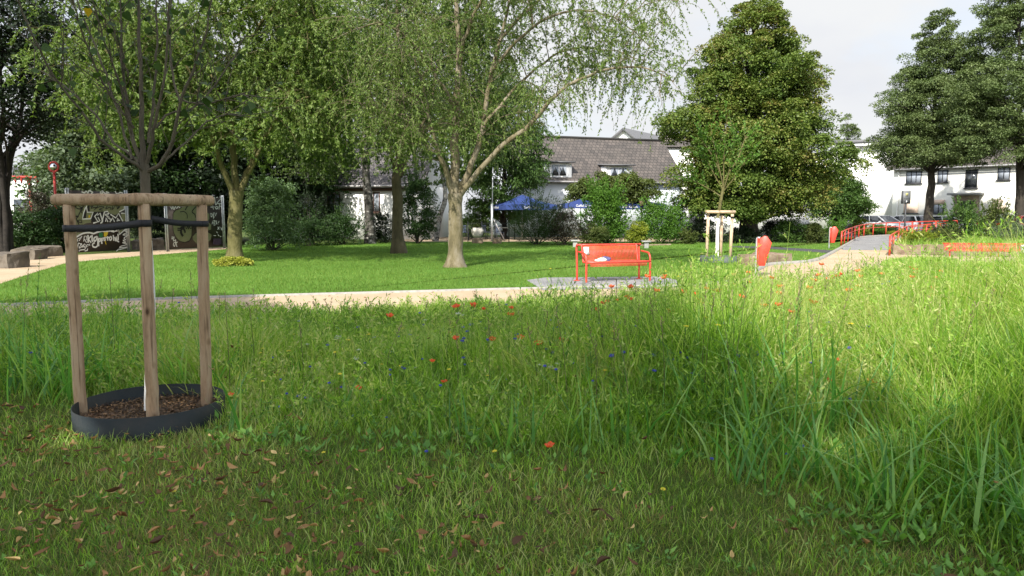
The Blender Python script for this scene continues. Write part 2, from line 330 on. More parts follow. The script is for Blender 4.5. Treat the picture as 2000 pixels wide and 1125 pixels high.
# ------------------------------------------------------------------ vegetation generators
def norm(a): return a / (np.linalg.norm(a, axis=-1, keepdims=True) + 1e-9)
def spline(pts, n=24):
    P = np.array(pts, float); m = len(P)
    if m == 2: return P[0] + (P[1] - P[0]) * np.linspace(0, 1, n)[:, None]
    E = np.vstack([2 * P[0] - P[1], P, 2 * P[-1] - P[-2]])
    t = np.linspace(0, m - 1 - 1e-6, n); i = t.astype(int); u = (t - i)[:, None]
    a, b, c, d = E[i], E[i + 1], E[i + 2], E[i + 3]
    return .5 * ((2 * b) + (-a + c) * u + (2 * a - 5 * b + 4 * c - d) * u ** 2 + (-a + 3 * b - 3 * c + d) * u ** 3)
def leaves(mb, P, A, N, L, W, rng, fold=.18, v=None):
    """P base, A axis, N normal; rhombic leaf folded on its midrib"""
    n = len(P); A = norm(A); B = norm(np.cross(N, A)); N = np.cross(A, B)
    L = np.broadcast_to(L, (n,))[:, None]; W = np.broadcast_to(W, (n,))[:, None]
    V = np.stack([P, P + A * L * .45 + B * W * .5 + N * W * fold, P + A * L, P + A * L * .45 - B * W * .5 + N * W * fold], 1)
    q = np.arange(n * 4).reshape(n, 4)
    mb.add(V.reshape(-1, 3), q, rng.random(n) if v is None else v)
def children(P, per, t0, t1, L, spread, up, grav, steps, rng, jit=.12, Lvar=.35, out=None):
    N, n, _ = P.shape
    idx = np.repeat(np.arange(N), per); Mn = len(idx)
    t = rng.uniform(t0, t1, Mn) * (n - 1); i = np.minimum(t.astype(int), n - 2); u = (t - i)[:, None]
    p = P[idx, i] * (1 - u) + P[idx, i + 1] * u; T = norm(P[idx, i + 1] - P[idx, i])
    r = rng.normal(size=(Mn, 3)); r -= (r * T).sum(1, keepdims=True) * T; r = norm(r)
    if out is not None:
        o = norm((p - out) * np.array([1, 1, 0.2])); r = norm(r + o * .8)
    d = norm(T * (1 - spread) + r * spread + np.array([0, 0, up]))
    LL = L * (1 + rng.uniform(-Lvar, Lvar, Mn)) / steps
    Q = [p]
    for s_ in range(steps):
        p = p + d * LL[:, None]; Q.append(p)
        d = norm(d + np.array([0, 0, -grav]) + rng.normal(size=(Mn, 3)) * jit)
    return np.stack(Q, 1)
def alongs(P, per, rng, t0=.15, t1=1.0):
    N, n, _ = P.shape; idx = np.repeat(np.arange(N), per); t = rng.uniform(t0, t1, len(idx)) * (n - 1)
    i = np.minimum(t.astype(int), n - 2); u = (t - i)[:, None]
    return P[idx, i] * (1 - u) + P[idx, i + 1] * u, norm(P[idx, i + 1] - P[idx, i])
def taper(N, n, r0, r1): return np.broadcast_to(np.linspace(r0, r1, n), (N, n))

def weeping(name, label, base, trunk, limbs, seed, bark, leaf, subs=12, twigs=11, per=26, Ls=2.2, Lt=1.3, ll=.085, lw=.034, grav=.3, group=None, flare=1.6, zmin=1.7, spread=.75):
    rng = np.random.default_rng(seed)
    root = empty(name, tuple(base), label, 'tree', group=group)
    b = np.array(base, float); loc = lambda pts: np.array([np.array(p, float) - b for p in pts])
    tp, r0, r1 = trunk; P = spline(loc(tp), 16); R = np.linspace(r0, r1, 16); R[0] *= flare; R[1] *= 1 + (flare - 1) * .45; R[2] *= 1 + (flare - 1) * .15
    R[-2:] *= 1.12
    R = R * (1 + rng.uniform(-.04, .04, 16))
    mb = MB().tubes(P, R, 14)
    mb.make('trunk', bark, root, smooth=True)
    mb = MB(); SP = []
    for pts, a, c in limbs:
        Q = spline(loc(pts), 22); Q[1:] += rng.normal(size=(21, 3)) * .018
        mb.tubes(Q, np.linspace(a, c, 22), 9); SP.append(Q)
    SP = np.stack(SP, 0)
    S = children(SP, subs, .28, 1, Ls, spread, .25, grav * .35, 7, rng)
    mb.tubes(S, taper(len(S), 8, .017, .004), 4)
    T1 = children(S, twigs, .15, 1, Lt, .7, .15, grav, 7, rng, jit=.1)
    T2 = children(SP, subs * 2, .45, 1, Lt, .85, .1, grav, 7, rng, jit=.1)
    T = np.concatenate([T1, T2]);
    T[..., 2] = np.maximum(T[..., 2], zmin + rng.uniform(0, 1.2, len(T))[:, None]) if zmin else T[..., 2]
    mb.tubes(T, taper(len(T), 8, .0045, .0018), 3)
    mb.make('branches', bark, root, smooth=True)
    p, tg = alongs(T, per, rng, .1); n = len(p)
    A = norm(tg * .35 + rng.normal(size=(n, 3)) * .55 + np.array([0, 0, -.45]))
    lm = MB(); leaves(lm, p, A, rng.normal(size=(n, 3)) + np.array([0, 0, .8]), ll * rng.uniform(.65, 1.3, n), lw * rng.uniform(.7, 1.25, n), rng)
    lm.make('crown', leaf, root)
    return root

def clumped(mb, C, rc, per, L, W, rng, flat=.6, up=.7, top=True, droop=0.0):
    """leaves on the shells of clumps; C (n,3) rc (n,)"""
    n = len(C); idx = np.repeat(np.arange(n), per)
    d = norm(rng.normal(size=(len(idx), 3)))
    if top: d[:, 2] = np.where(rng.random(len(idx)) < .65, np.abs(d[:, 2]), d[:, 2])
    rr = rng.uniform(.45, 1.05, len(idx)) ** .6
    P = C[idx] + d * (rc[idx] * rr)[:, None] * np.array([1, 1, flat])
    A = norm(d * np.array([1, 1, .3]) + rng.normal(size=d.shape) * .5 + np.array([0, 0, -.25 - droop]))
    Nn = norm(d * .7 + np.array([0, 0, up]) + rng.normal(size=d.shape) * .55)
    tone = np.clip(rng.normal(.5, .22, n)[idx] * .5 + rng.random(len(idx)) * .5, 0, 1)
    leaves(mb, P, A, Nn, L * rng.uniform(.65, 1.25, len(idx)), W * rng.uniform(.7, 1.2, len(idx)), rng, v=tone)

def dense_tree(name, label, base, H, z0, prof, seed, bark, leaf, nclump=500, rc=(.5, .95), per=130, L=.16, W=.11, tr=.28, cat='tree', group=None, lean=(0, 0), trunk_top=.85, fill=.5, lobes=.18, flat=.6, nbr=60, sx=1.0, stems=1, trunkpts=None, droop=0.0, hole=.18):
    """prof: list of (fraction of crown height, radius)"""
    rng = np.random.default_rng(seed)
    root = empty(name, tuple(base), label, cat, group=group)
    pf = np.array(prof, float)
    def rad(f): return np.interp(f, pf[:, 0], pf[:, 1])
    ff = np.linspace(0, 1, 200); wts = rad(ff) ** 1.5 + .05; wts /= wts.sum()
    f = rng.choice(ff, nclump * 2, p=wts) + rng.uniform(-.01, .01, nclump * 2); th = rng.uniform(0, 2 * PI, nclump * 2)
    ph = rng.uniform(0, 6, 6)
    lob = 1 + lobes * (np.sin(3 * th + ph[0] + 4 * f) * .6 + np.sin(5 * th + ph[1] - 7 * f) * .5 + np.sin(17 * f + ph[2] + th) * .6 + np.sin(31 * f + ph[4] + 2 * th) * .35)
    q = rng.uniform(fill, 1.0, len(f))
    keep = (np.sin(7 * th + ph[3] + 9 * f) + np.sin(23 * f + ph[5] - 2 * th) + rng.normal(size=len(f)) * .7) > -1.6 + hole * 3
    f, th, lob, q = f[keep][:nclump], th[keep][:nclump], lob[keep][:nclump], q[keep][:nclump]
    r = rad(f) * lob * q; z = z0 + f * (H - z0)
    C = np.stack([r * np.cos(th) * sx + lean[0] * z / H, r * np.sin(th) + lean[1] * z / H, z], 1)
    rcs = rng.uniform(rc[0], rc[1], len(C)) * np.clip(.55 + rad(f) / pf[:, 1].max() * .6, .5, 1.1)
    mb = MB(); bt = MB()
    tops = []
    for s_ in range(stems):
        ang = 2 * PI * s_ / max(stems, 1) + rng.uniform(0, .5); sp = 0 if stems == 1 else 1
        o = np.array([math.cos(ang), math.sin(ang), 0]) * sp
        pts = [o * .12, o * .3 + np.array([lean[0] * .2, lean[1] * .2, z0 * .8 + .1]), o * min(rad(.5) * .45, 2.2) + np.array([lean[0] * .5, lean[1] * .5, H * trunk_top * .6]), o * rad(.5) * .5 + np.array([lean[0], lean[1], H * trunk_top])]
        Q = spline(pts, 18); Q[2:] += rng.normal(size=(16, 3)) * .03
        R = np.linspace(tr / math.sqrt(stems) * 1.1, tr * .12, 18); R[0] *= 1.35; bt.tubes(Q, R, 12); tops.append(Q)
    bt.make('trunk', bark, root, smooth=True)
    if nbr:
        br = MB(); sel = rng.choice(len(C), min(nbr, len(C)), replace=False); BP = []
        for k_ in sel:
            Q = tops[rng.integers(len(tops))]; zt = max(z0 * .8, C[k_, 2] - rng.uniform(.8, 2.5)); i = int(np.argmin(abs(Q[:, 2] - zt)))
            a = Q[i]; c = C[k_]; m1 = a * .6 + c * .4 + np.array([0, 0, .25]) + rng.normal(size=3) * .12
            BP.append(spline([a, m1, c], 9))
        br.tubes(np.stack(BP), taper(len(BP), 9, tr * .22, .012), 5); br.make('branches', bark, root, smooth=True)
    clumped(mb, C, rcs, per, L, W, rng, flat=flat, droop=droop)
    mb.make('crown', leaf, root)
    return root

def shrub(name, label, px, ytop, ybase, hw, leaf, seed, d=None, n=60, per=90, L=.09, W=.05, cat='shrub', z0=0.0, flat=.8, ground=0.0, bark='bark_dark', spiky=0.0, dy=None):
    """bush at photo column px, foliage between rows ytop and ybase at half width hw (photo px); d distance"""
    rng = np.random.default_rng(seed)
    if d is None: g = G(px, ybase, ground); d = g[1]
    top = AT(px, ytop, d); R = hw * d / 1400; H = top[2] - ground
    base = (top[0], d, ground); root = empty(name, base, label, cat)
    th = rng.uniform(0, 2 * PI, n); f = rng.uniform(0.06, 1, n) ** .9; prof = np.sqrt(np.clip(1 - (np.clip(f - .35, 0, 1) / .72) ** 2, 0, 1)) * (0.75 + .25 * np.clip(f / .3, 0, 1))
    q = rng.uniform(.35, .95, n) * (1 + .2 * np.sin(3 * th + seed))
    ry = (dy or min(R, 1.6))
    C = np.stack([np.cos(th) * R * prof * q, np.sin(th) * ry * prof * q, z0 + f * (H - z0) * .93], 1)
    C[:, 2] += rng.normal(size=n) * H * .04
    rc = rng.uniform(.16, .3, n) * min(R, H * .7) * .95 + .05
    mb = MB(); clumped(mb, C, rc, per, L, W, rng, flat=flat, up=.55, top=True)
    if spiky:
        st = C[rng.choice(n, int(n * spiky))]; dd = norm(st * np.array([1, 1, .35]) + np.array([0, 0, H * .35]) + rng.normal(size=st.shape) * .2)
        Pp = st[:, None] + dd[:, None] * np.linspace(0, R * .6 + .15, 6)[None, :, None]; p, tg = alongs(Pp, 26, rng)
        leaves(mb, p, tg + rng.normal(size=p.shape) * .6, rng.normal(size=p.shape) + [0, 0, .8], L * rng.uniform(.7, 1.2, len(p)), W, rng)
    ns = 14; sel = rng.choice(n, ns); S = np.stack([spline([(rng.normal() * .06 * R, rng.normal() * .06, 0.0), C[i] * np.array([.5, .5, .45]), C[i]], 7) for i in sel])
    MB().tubes(S, taper(ns, 7, .012 + H * .006, .006), 5).make('stems', M[bark], root, smooth=True)
    mb.make('foliage', leaf, root)
    return root

def blades(mb, X, Y, Z, h, w, rng, lean=.35, curl=.5, rows=3, face=None, v=None, ang=None):
    n = len(X); a = rng.uniform(0, 2 * PI, n) if ang is None else ang; dx, dy = np.cos(a), np.sin(a)
    b = a + PI / 2 + rng.normal(size=n) * .5; wx, wy = np.cos(b), np.sin(b)
    ln = lean * rng.uniform(.1, 1, n); cu = curl * rng.uniform(0, 1, n) ** 1.5
    V = []
    for k in range(rows + 1):
        t = k / rows; off = h * (ln * t + cu * t * t); zz = h * (t - .35 * cu * t * t * t)
        ww = w * (1 - t ** 1.8) * .5 + .0004 + (0 if k else -w * .12)
        px_, py_, pz_ = X + dx * off, Y + dy * off, Z + zz
        V.append(np.stack([px_ - wx * ww, py_ - wy * ww, pz_], 1)); V.append(np.stack([px_ + wx * ww, py_ + wy * ww, pz_], 1))
    V = np.stack(V, 1); k = 2 * (rows + 1)
    q = np.array([[2 * i, 2 * i + 1, 2 * i + 3, 2 * i + 2] for i in range(rows)])
    Fq = (q[None] + (np.arange(n) * k)[:, None, None]).reshape(-1, 4)
    mb.add(V.reshape(-1, 3), Fq, np.repeat(rng.random(n) if v is None else v, rows))
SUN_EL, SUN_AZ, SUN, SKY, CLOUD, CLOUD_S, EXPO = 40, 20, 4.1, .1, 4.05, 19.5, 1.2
SHADERS = [(-3.2, -14.6, 16, 4.6, 'tall tree farthest behind the photographer'), (-7.9, -10.2, 17.5, 5.2, 'tall tree behind the photographer'), (-13.8, -7.8, 18, 5.6, 'tall tree behind the photographer to the left'), (-21.5, -6.5, 17, 5, 'tall tree far left of the photographer')]
# ================================================================== SETTING
def sheet(name, pts, z, m, uvscale=None):
    P = np.array([np.array(p, float)[:2] for p in pts])
    mb = MB(); b = mb.n; mb.V.append(np.c_[P, np.full(len(P), z)]); mb.n += len(P)
    area = 0.5 * np.sum(P[:, 0] * np.roll(P[:, 1], -1) - np.roll(P[:, 0], -1) * P[:, 1])
    idx = np.arange(len(P)) if area > 0 else np.arange(len(P))[::-1]
    mb.Fc.append(idx[None]); mb.v.append(np.array([.5])); mb.uv.append(P[idx]); mb.hasuv = True
    return tag(mb.make(name, m), kind='structure')
def gpts(l, n=None):
    P = np.array([G(x, y)[:2] for x, y in l]);
    return spline(P, n) if n else P

far_edge = gpts([(-500, 612), (-200, 604), (0, 598), (250, 588), (500, 580), (750, 573), (1000, 566), (1200, 561), (1330, 559), (1420, 551)], 40)
far2 = gpts([(1420, 551), (1455, 543), (1478, 530), (1498, 520), (1525, 517), (1573, 513.5), (1600, 508), (1621, 497.6), (1640, 487)], 26)
far3 = gpts([(1640, 487), (1660, 475), (1683, 464), (1740, 460)], 10)
near_edge = gpts([(-500, 648), (0, 633), (200, 628), (430, 622), (700, 611), (900, 601), (1000, 598), (1200, 594), (1400, 586), (1500, 576), (1600, 560), (1690, 540), (1760, 528), (2000, 522), (2400, 520)], 50)
right_top = [G(2400, 500)[:2], G(2000, 499)[:2], G(1800, 499)[:2], G(1741, 497)[:2], G(1744, 489)[:2]]

sheet('ground', [(-160, -60), (160, -60), (160, 260), (-160, 260)], 0, M['soil'])
lawn_pts = np.vstack([far_edge, far2[1:], far3[1:], [(24, 47)], [(14, 42)], [(-2, 42)], [(-14, 36.0)], [(-12.5, 31.5)], gpts([(440, 487.5), (280, 500), (200, 507), (130, 514), (60, 535), (0, 555), (-300, 600)])])
sheet('lawn', lawn_pts, .004, M['lawn'])
path_pts = np.vstack([far_edge, far2[1:], [G(1744, 489)[:2]], right_top[::-1][1:], near_edge[::-1]])
sheet('gravel_path', path_pts, .008, M['gravel'])
sheet('paved_path', np.vstack([[G(1645, 489)[:2]], far3[1:], [G(1830, 457)[:2]], [G(1790, 462)[:2]], [G(1750, 470)[:2]], [G(1744, 489)[:2]]]), .012, M['pavers'])
sheet('side_path', gpts([(440, 487), (280, 500), (200, 507), (130, 514), (60, 535), (0, 555), (-300, 600), (-500, 560), (-150, 524), (0, 509), (125, 499), (250, 493), (340, 487), (445, 483)]), .008, M['gravel'])
sheet('lawn_island', gpts([(1718, 519), (1726, 510), (1760, 504), (1800, 503), (1850, 504), (1872, 511), (1850, 519), (1780, 522), (1735, 523)], 26), .012, M['lawn'])
sheet('bench_pad', [G(1028, 548)[:2], G(1065, 543)[:2], G(1290, 541)[:2], G(1322, 548)[:2], G(1330, 562)[:2], G(1060, 567.5)[:2]], .013, M['pavers'])
sheet('asphalt_strip', gpts([(1420, 480.5), (1500, 482), (1628, 489.5), (1618, 495), (1500, 486.5), (1420, 483)]), .012, M['asphalt'])
sheet('street', [(20, 49.5), (34, 47), (120, 30), (120, 64), (30, 66), (18, 56)], .006, M['asphalt'])
sheet('terrace_floor', [(-6, 40.6), (9, 40.6), (12, 49), (-8, 49)], .006, M['gravel'])

def kerb(name, line, w, z, m):
    line = np.asarray(line, float); T = np.gradient(line, axis=0); T /= np.linalg.norm(T, axis=1, keepdims=True); Nn = np.c_[-T[:, 1], T[:, 0]]
    a, b = line - Nn * w / 2, line + Nn * w / 2; n = len(line)
    V = np.vstack([np.c_[a, np.zeros(n) - .02], np.c_[a, np.full(n, z)], np.c_[b, np.full(n, z)], np.c_[b, np.zeros(n) - .02]])
    i = np.arange(n - 1); F_ = np.vstack([np.c_[i + k * n, i + 1 + k * n, i + 1 + (k + 1) * n, i + (k + 1) * n] for k in range(3)])
    o = MB().add(V, F_).make(name, m); return tag(o, kind='structure')
kerb('path_edging', np.vstack([far_edge[:, :], ]), .06, .045, M['edging'])
kerb('kerb_edging', np.vstack([far2[6:], far3[1:]]), .1, .09, M['edging'])
kerb('kerb_edging', gpts([(1125, 477.5), (1180, 480), (1240, 480.5), (1310, 479)], 12), .07, .07, M['sand'])

# raised bank behind the stone wall
wl0, wl1 = G(1745, 497)[:2], G(2200, 501)[:2]
bank = [wl0 + [.15, .3], wl1 + [0, .3], (46, 34), (36, 42), (27.5, 43.5), G(1790, 468)[:2] + [1.0, 0], G(1762, 478)[:2] + [.5, 0]]
bm_ = MB().prism(bank, -.05, .33); tag(bm_.make('planted_bank', M['soil']), kind='structure')

# ================================================================== NEAR TREE SUPPORT
C0 = G(299, 818, .08); L0 = G(158, 802, .08); R0 = G(403, 786, .08)
ctr = (C0 + L0 + R0) / 3
root = empty('tree_support', (ctr[0], ctr[1], 0), 'thick wooden stakes and rails with black straps round the nearest tree, left foreground', 'tree support')
tops = [AT(281, 398, C0[1] + .0), AT(134, 400, L0[1]), AT(394, 400, R0[1])]
o0 = np.array([ctr[0], ctr[1], 0])
def knotty(mb, a, b, r0, r1, rng, n=22, k=18):
    Q = a + (b - a) * np.linspace(0, 1, n)[:, None]; Q[1:-1] += rng.normal(size=(n - 2, 3)) * .0012
    R = np.linspace(r0, r1, n) * (1 + rng.uniform(-.018, .018, n)); R[0] *= .93; R[-1] *= .95
    mb.tubes(Q, R, k, cap=True); return mb
rg = np.random.default_rng(3)
for base_, top_ in zip((C0, L0, R0), tops):
    b_ = base_.copy(); b_[2] = -.02
    knotty(MB(), b_ - o0, top_ - o0, .042, .038, rg).make('stake', M['wood'], root, smooth=False)
tz = 1.655
tc, tl, tr_ = [np.array([t[0], t[1], AT(281, 389, C0[1])[2]]) for t in tops]
def ext(a, b, e0, e1):
    d = norm(b - a); return a - d * e0, b + d * e1
for (a, b, e0, e1) in ((tl, tc + np.array([-.02, .05, 0]), .12, -.03), (tc, tr_, .08, .09), (tr_ + np.array([0, .03, -.0]), tl + np.array([0, .08, 0]), -.06, -.06)):
    p, q = ext(a, b, e0, e1); knotty(MB(), p - o0, q - o0, .043, .04, rg).make('rail', M['wood'], root)
# straps
def strap(mb, a, b, h, t=.006, tw=0):
    d = norm((b - a) * [1, 1, 0]); n_ = np.array([-d[1], d[0], 0]) * t / 2; m1 = (a + b) / 2 + [0, 0, -.012]
    P = spline([a, m1, b], 12); V = []
    for p in P: V += [p - n_ - [0, 0, h / 2], p - n_ + [0, 0, h / 2], p + n_ + [0, 0, h / 2], p + n_ - [0, 0, h / 2]]
    F_ = [];
    for i in range(11):
        for k in range(4): F_.append([i * 4 + k, i * 4 + (k + 1) % 4, (i + 1) * 4 + (k + 1) % 4, (i + 1) * 4 + k])
    mb.add(np.array(V), F_)
def wrap(mb, c, r, h):
    mb.lathe([(r, -h / 2), (r + .004, -h / 2), (r + .004, h / 2), (r, h / 2)], c, 24)
zL, zC, zC2, zR = AT(135, 446, L0[1])[2], AT(285, 436, C0[1])[2], AT(290, 427, C0[1])[2], AT(403, 437, R0[1])[2]
lerp = lambda b, t, z: b + (t - b) * ((z - b[2]) / (t[2] - b[2]))
sL, sC, sC2, sR = lerp(L0, tops[1], zL), lerp(C0, tops[0], zC), lerp(C0, tops[0], zC2), lerp(R0, tops[2], zR)
mb = MB(); strap(mb, sL + [-.0, -.043, 0] - o0, sC + [0, -.045, 0] - o0, .047)
for s_ in (sL, sC): wrap(mb, s_ - o0, .043, .047)
mb.make('strap', M['strap'], root)
mb = MB(); strap(mb, sC2 + [.02, .05, 0] - o0, sR + [.02, -.052, 0] - o0, .043)
wrap(mb, sR - o0, .043, .043); mb.make('strap', M['strap'], root)

# ring
rc_ = np.array([ctr[0] + .02, ctr[1] + .02, 0])
mb = MB(); RR = .5
prof = [(RR, -.03), (RR + .004, .155), (RR - .004, .155), (RR - .008, -.03)]
mb.lathe(prof, (0, 0, 0), 72); o = mb.make('tree_ring', M['ring'], smooth=False); o.location = rc_
tag(o, 'large dark metal ring in the grass round the nearest stakes, left foreground', 'tree ring')
rg = np.random.default_rng(5)
# chips inside
n = 4500; a = rg.uniform(0, 2 * PI, n); r = RR * .97 * np.sqrt(rg.random(n)); P = np.c_[rc_[0] + r * np.cos(a), rc_[1] + r * np.sin(a), .05 + .03 * rg.random(n)]
mb = MB(); leaves(mb, P, norm(rg.normal(size=(n, 3)) * [1, 1, .35]), rg.normal(size=(n, 3)) * .5 + [0, 0, 1], rg.uniform(.012, .04, n), rg.uniform(.006, .014, n), rg)
mb.lathe([(0.001, .05), (RR - .012, .05)], rc_, 40, v=.1)
tag(mb.make('bark_mulch', M['mulch']), 'brown bark chips filling the dark metal ring', 'bark mulch', kind='stuff')

# young linden in the ring
tb = np.array([AT(289, 700, C0[1] + .17)[0], C0[1] + .17, 0.04])
root = empty('young_linden_tree', tuple(tb), 'young linden tree with steep dark branches and few leaves, behind the nearest wooden stakes', 'tree')
Yt = tb[1]
LP = lambda l, dy: [AT(x, y, Yt + dy * i / max(len(l) - 1, 1)) - tb for i, (x, y) in enumerate(l)]
white = spline([AT(291, 800, Yt) - tb, AT(294, 590, Yt) - tb, AT(288, 470, Yt) - tb], 14)
MB().tubes(white, np.linspace(.034, .03, 14), 14).make('painted_trunk', M['white_paint'], root, smooth=True)
mb = MB(); mb.tubes(spline([AT(288, 470, Yt) - tb, AT(285, 400, Yt) - tb, AT(283, 340, Yt) - tb, AT(281, 322, Yt) - tb], 14), np.linspace(.031, .034, 14), 14)
mb.make('trunk', M['bark_young'], root, smooth=True)
limbs_n = [([(283,336),(262,318),(225,295),(195,270),(165,225),(120,170),(90,120),(50,40),(20,-60)], -.7, .013),
 ([(283,330),(268,300),(255,250),(245,180),(238,120),(236,40),(230,-60)], .1, .017),
 ([(281,334),(278,250),(274,170),(271,60),(268,-60),(266,-160)], .0, .021),
 ([(284,326),(300,260),(312,200),(325,120),(328,20),(335,-80)], -.25, .014),
 ([(287,336),(318,318),(340,270),(352,200),(380,130),(402,60),(418,-40)], -.35, .016),
 ([(353,196),(390,203),(430,195),(480,182)], -.3, .007),
 ([(352,200),(338,150),(332,80),(335,-10),(338,-90)], .3, .009),
 ([(290,280),(300,190),(306,100),(305,0),(309,-90)], .35, .011),
 ([(258,312),(240,250),(215,170),(190,100),(150,0),(130,-80)], .4, .010),
 ([(255,260),(243,200),(222,130),(200,70),(176,-20)], -.4, .009),
 ([(272,318),(225,280),(190,230),(140,180),(100,150),(60,130)], .4, .010),
 ([(262,250),(225,200),(190,140),(160,60),(140,0)], -.5, .008),
 ([(250,150),(235,90),(215,40),(205,-40)], -.2, .007),
 ([(318,318),(360,280),(400,240),(440,225),(470,225)], .5, .008),
 ([(305,250),(330,220),(370,215),(410,180),(450,120),(480,70)], .3, .009)]
mb = MB(); SP = []
for l, dy, r in limbs_n:
    Q = spline(LP(l, dy), 20); Q[1:] += rg.normal(size=(19, 3)) * .004; mb.tubes(Q, np.linspace(r, .004, 20), 8); SP.append(Q)
SP = np.stack(SP); T = children(SP, 9, .25, 1, .42, .55, .25, .0, 6, rg, jit=.08)
mb.tubes(T, taper(len(T), 7, .0035, .0015), 4); mb.make('branches', M['bark_young'], root, smooth=True)
p, tg = alongs(np.concatenate([T]), 2, rg, .2); p2, tg2 = alongs(SP, 6, rg, .35); p2 = p2; p = np.vstack([p, p2]); tg = np.vstack([tg, tg2]); n = len(p)
A = norm(tg * .4 + rg.normal(size=(n, 3)) * .6 + [0, 0, -.55]); Nn = norm(rg.normal(size=(n, 3)) * .5 + [0, -.3, .8]); B = norm(np.cross(Nn, A)); Nn = np.cross(A, B)
Ll = rg.uniform(.032, .068, n)[:, None]; p = p + A * Ll * .3
prf = [(0, 0, 0), (.02, .3, .05), (.25, .46, .08), (.55, .36, .06), (.82, .14, 0), (1.05, 0, -.04)]
V = [p + A * Ll * a_ + B * Ll * b_ + Nn * Ll * c_ for a_, b_, c_ in prf] + [p + A * Ll * a_ - B * Ll * b_ + Nn * Ll * c_ for a_, b_, c_ in prf[1:-1]]
V = np.stack(V, 1); k = V.shape[1]
F1 = np.array([[0, 5, 4, 3, 2, 1], [0, 6, 7, 8, 9, 5]]); Fq = (F1[None] + (np.arange(n) * k)[:, None, None]).reshape(-1, 6)
tone = np.where(rg.random(n) < .02, 1.0, rg.uniform(0, .72, n))
MB().add(V.reshape(-1, 3), Fq, np.repeat(tone, 2)).make('crown', M['lf_linden_near'], root)

# ================================================================== LAWN TREES
Pn = lambda l, Y, dy=0.0: [AT(x, y, Y + dy * i / max(len(l) - 1, 1)) for i, (x, y) in enumerate(l)]
gA = G(458, 513); YA = gA[1]
weeping('weeping_cherry_tree', 'mossy forked cherry tree rising from a ring of yellow-green plants, left of the lawn', gA, (Pn([(458, 513), (459, 440), (462, 372)], YA), .235, .2),
 [(Pn([(458, 385), (437, 330), (415, 270), (395, 200), (365, 130), (330, 60)], YA, -1.5), .1, .02), (Pn([(463, 378), (456, 290), (450, 200), (445, 100), (440, -20)], YA, .5), .12, .03),
  (Pn([(466, 380), (490, 322), (505, 260), (522, 180), (555, 100), (610, 30)], YA, 1.0), .11, .02), (Pn([(486, 340), (530, 250), (580, 200), (630, 190), (660, 230)], YA, -1.5), .06, .012),
  (Pn([(415, 270), (370, 220), (310, 180), (250, 170), (200, 200)], YA, -1.0), .06, .012), (Pn([(452, 220), (400, 130), (340, 60), (260, 20), (180, 60)], YA, 1.5), .06, .015),
  (Pn([(450, 150), (500, 60), (570, -20), (650, -40)], YA, -2), .06, .015), (Pn([(395, 200), (330, 110), (240, 90), (150, 130)], YA, -2.5), .05, .012)],
 11, M['bark'], M['lf_cherry'], subs=19, twigs=15, per=48, Ls=2.3, Lt=1.3, ll=.11, lw=.052, zmin=2.7)
gB = G(778, 495); YB = gB[1]
weeping('weeping_cherry_tree', 'darker straight cherry tree with a knobbly trunk, middle one of the three lawn trees', gB, (Pn([(779, 495), (776, 440), (777, 390), (774, 350), (779, 320)], YB), .23, .17),
 [(Pn([(776, 350), (762, 290), (740, 225), (700, 160), (650, 100)], YB, -1.5), .1, .02), (Pn([(779, 330), (780, 240), (778, 120), (775, 0), (775, -60)], YB, .5), .14, .03),
  (Pn([(781, 345), (805, 285), (835, 220), (860, 120), (880, 30)], YB, 1.5), .1, .02), (Pn([(760, 285), (700, 220), (640, 190), (590, 220), (560, 280)], YB, -1.5), .06, .012),
  (Pn([(778, 200), (720, 110), (660, 40), (590, 0), (540, 40)], YB, 1.5), .07, .015), (Pn([(778, 150), (830, 60), (900, 0), (960, 30)], YB, -1), .07, .015), (Pn([(800, 290), (850, 240), (900, 230), (950, 270)], YB, 1.5), .05, .01)],
 12, M['bark_mid'], M['lf_cherry_b'], subs=15, twigs=16, per=50, Ls=2.3, Lt=1.6, ll=.12, lw=.058, zmin=2.6)
gC = G(889, 522); YC = gC[1]
weeping('weeping_cherry_tree', 'pale-barked weeping tree forking low above flared roots, thin branches arching towards the red bench', gC, (Pn([(889, 523), (890, 450), (889, 378)], YC), .225, .19),
 [(Pn([(888, 385), (887, 300), (892, 200), (896, 100), (890, 0), (885, -80)], YC, .3), .15, .04), (Pn([(884, 382), (872, 335), (851, 285), (838, 230), (822, 150), (795, 70)], YC, -1.2), .09, .018),
  (Pn([(896, 385), (930, 340), (985, 285), (1045, 235), (1080, 190), (1130, 155), (1190, 135), (1260, 130), (1318, 160)], YC, -1.5), .09, .014),
  (Pn([(893, 383), (925, 310), (942, 250), (955, 170), (975, 80), (1000, -10), (1010, -80)], YC, 1), .1, .025), (Pn([(945, 245), (990, 190), (1040, 140), (1100, 100), (1180, 95), (1260, 120)], YC, 1.2), .05, .01),
  (Pn([(960, 140), (1010, 80), (1070, 35), (1140, 20), (1210, 40), (1270, 90)], YC, -1), .05, .01), (Pn([(892, 220), (840, 130), (790, 70), (735, 40)], YC, -2), .06, .012),
  (Pn([(975, 80), (1040, 10), (1120, -40), (1220, -50), (1290, -10)], YC, 1.5), .05, .012), (Pn([(893, 120), (930, 20), (990, -60), (1080, -90)], YC, -1.5), .06, .014), (Pn([(850, 285), (800, 230), (760, 230), (720, 270)], YC, -1), .035, .008)],
 13, M['bark_lit'], M['lf_cherry'], flare=1.65, subs=13, twigs=12, per=32, Ls=1.6, Lt=1.25, ll=.085, lw=.036, zmin=2.6, grav=.28)

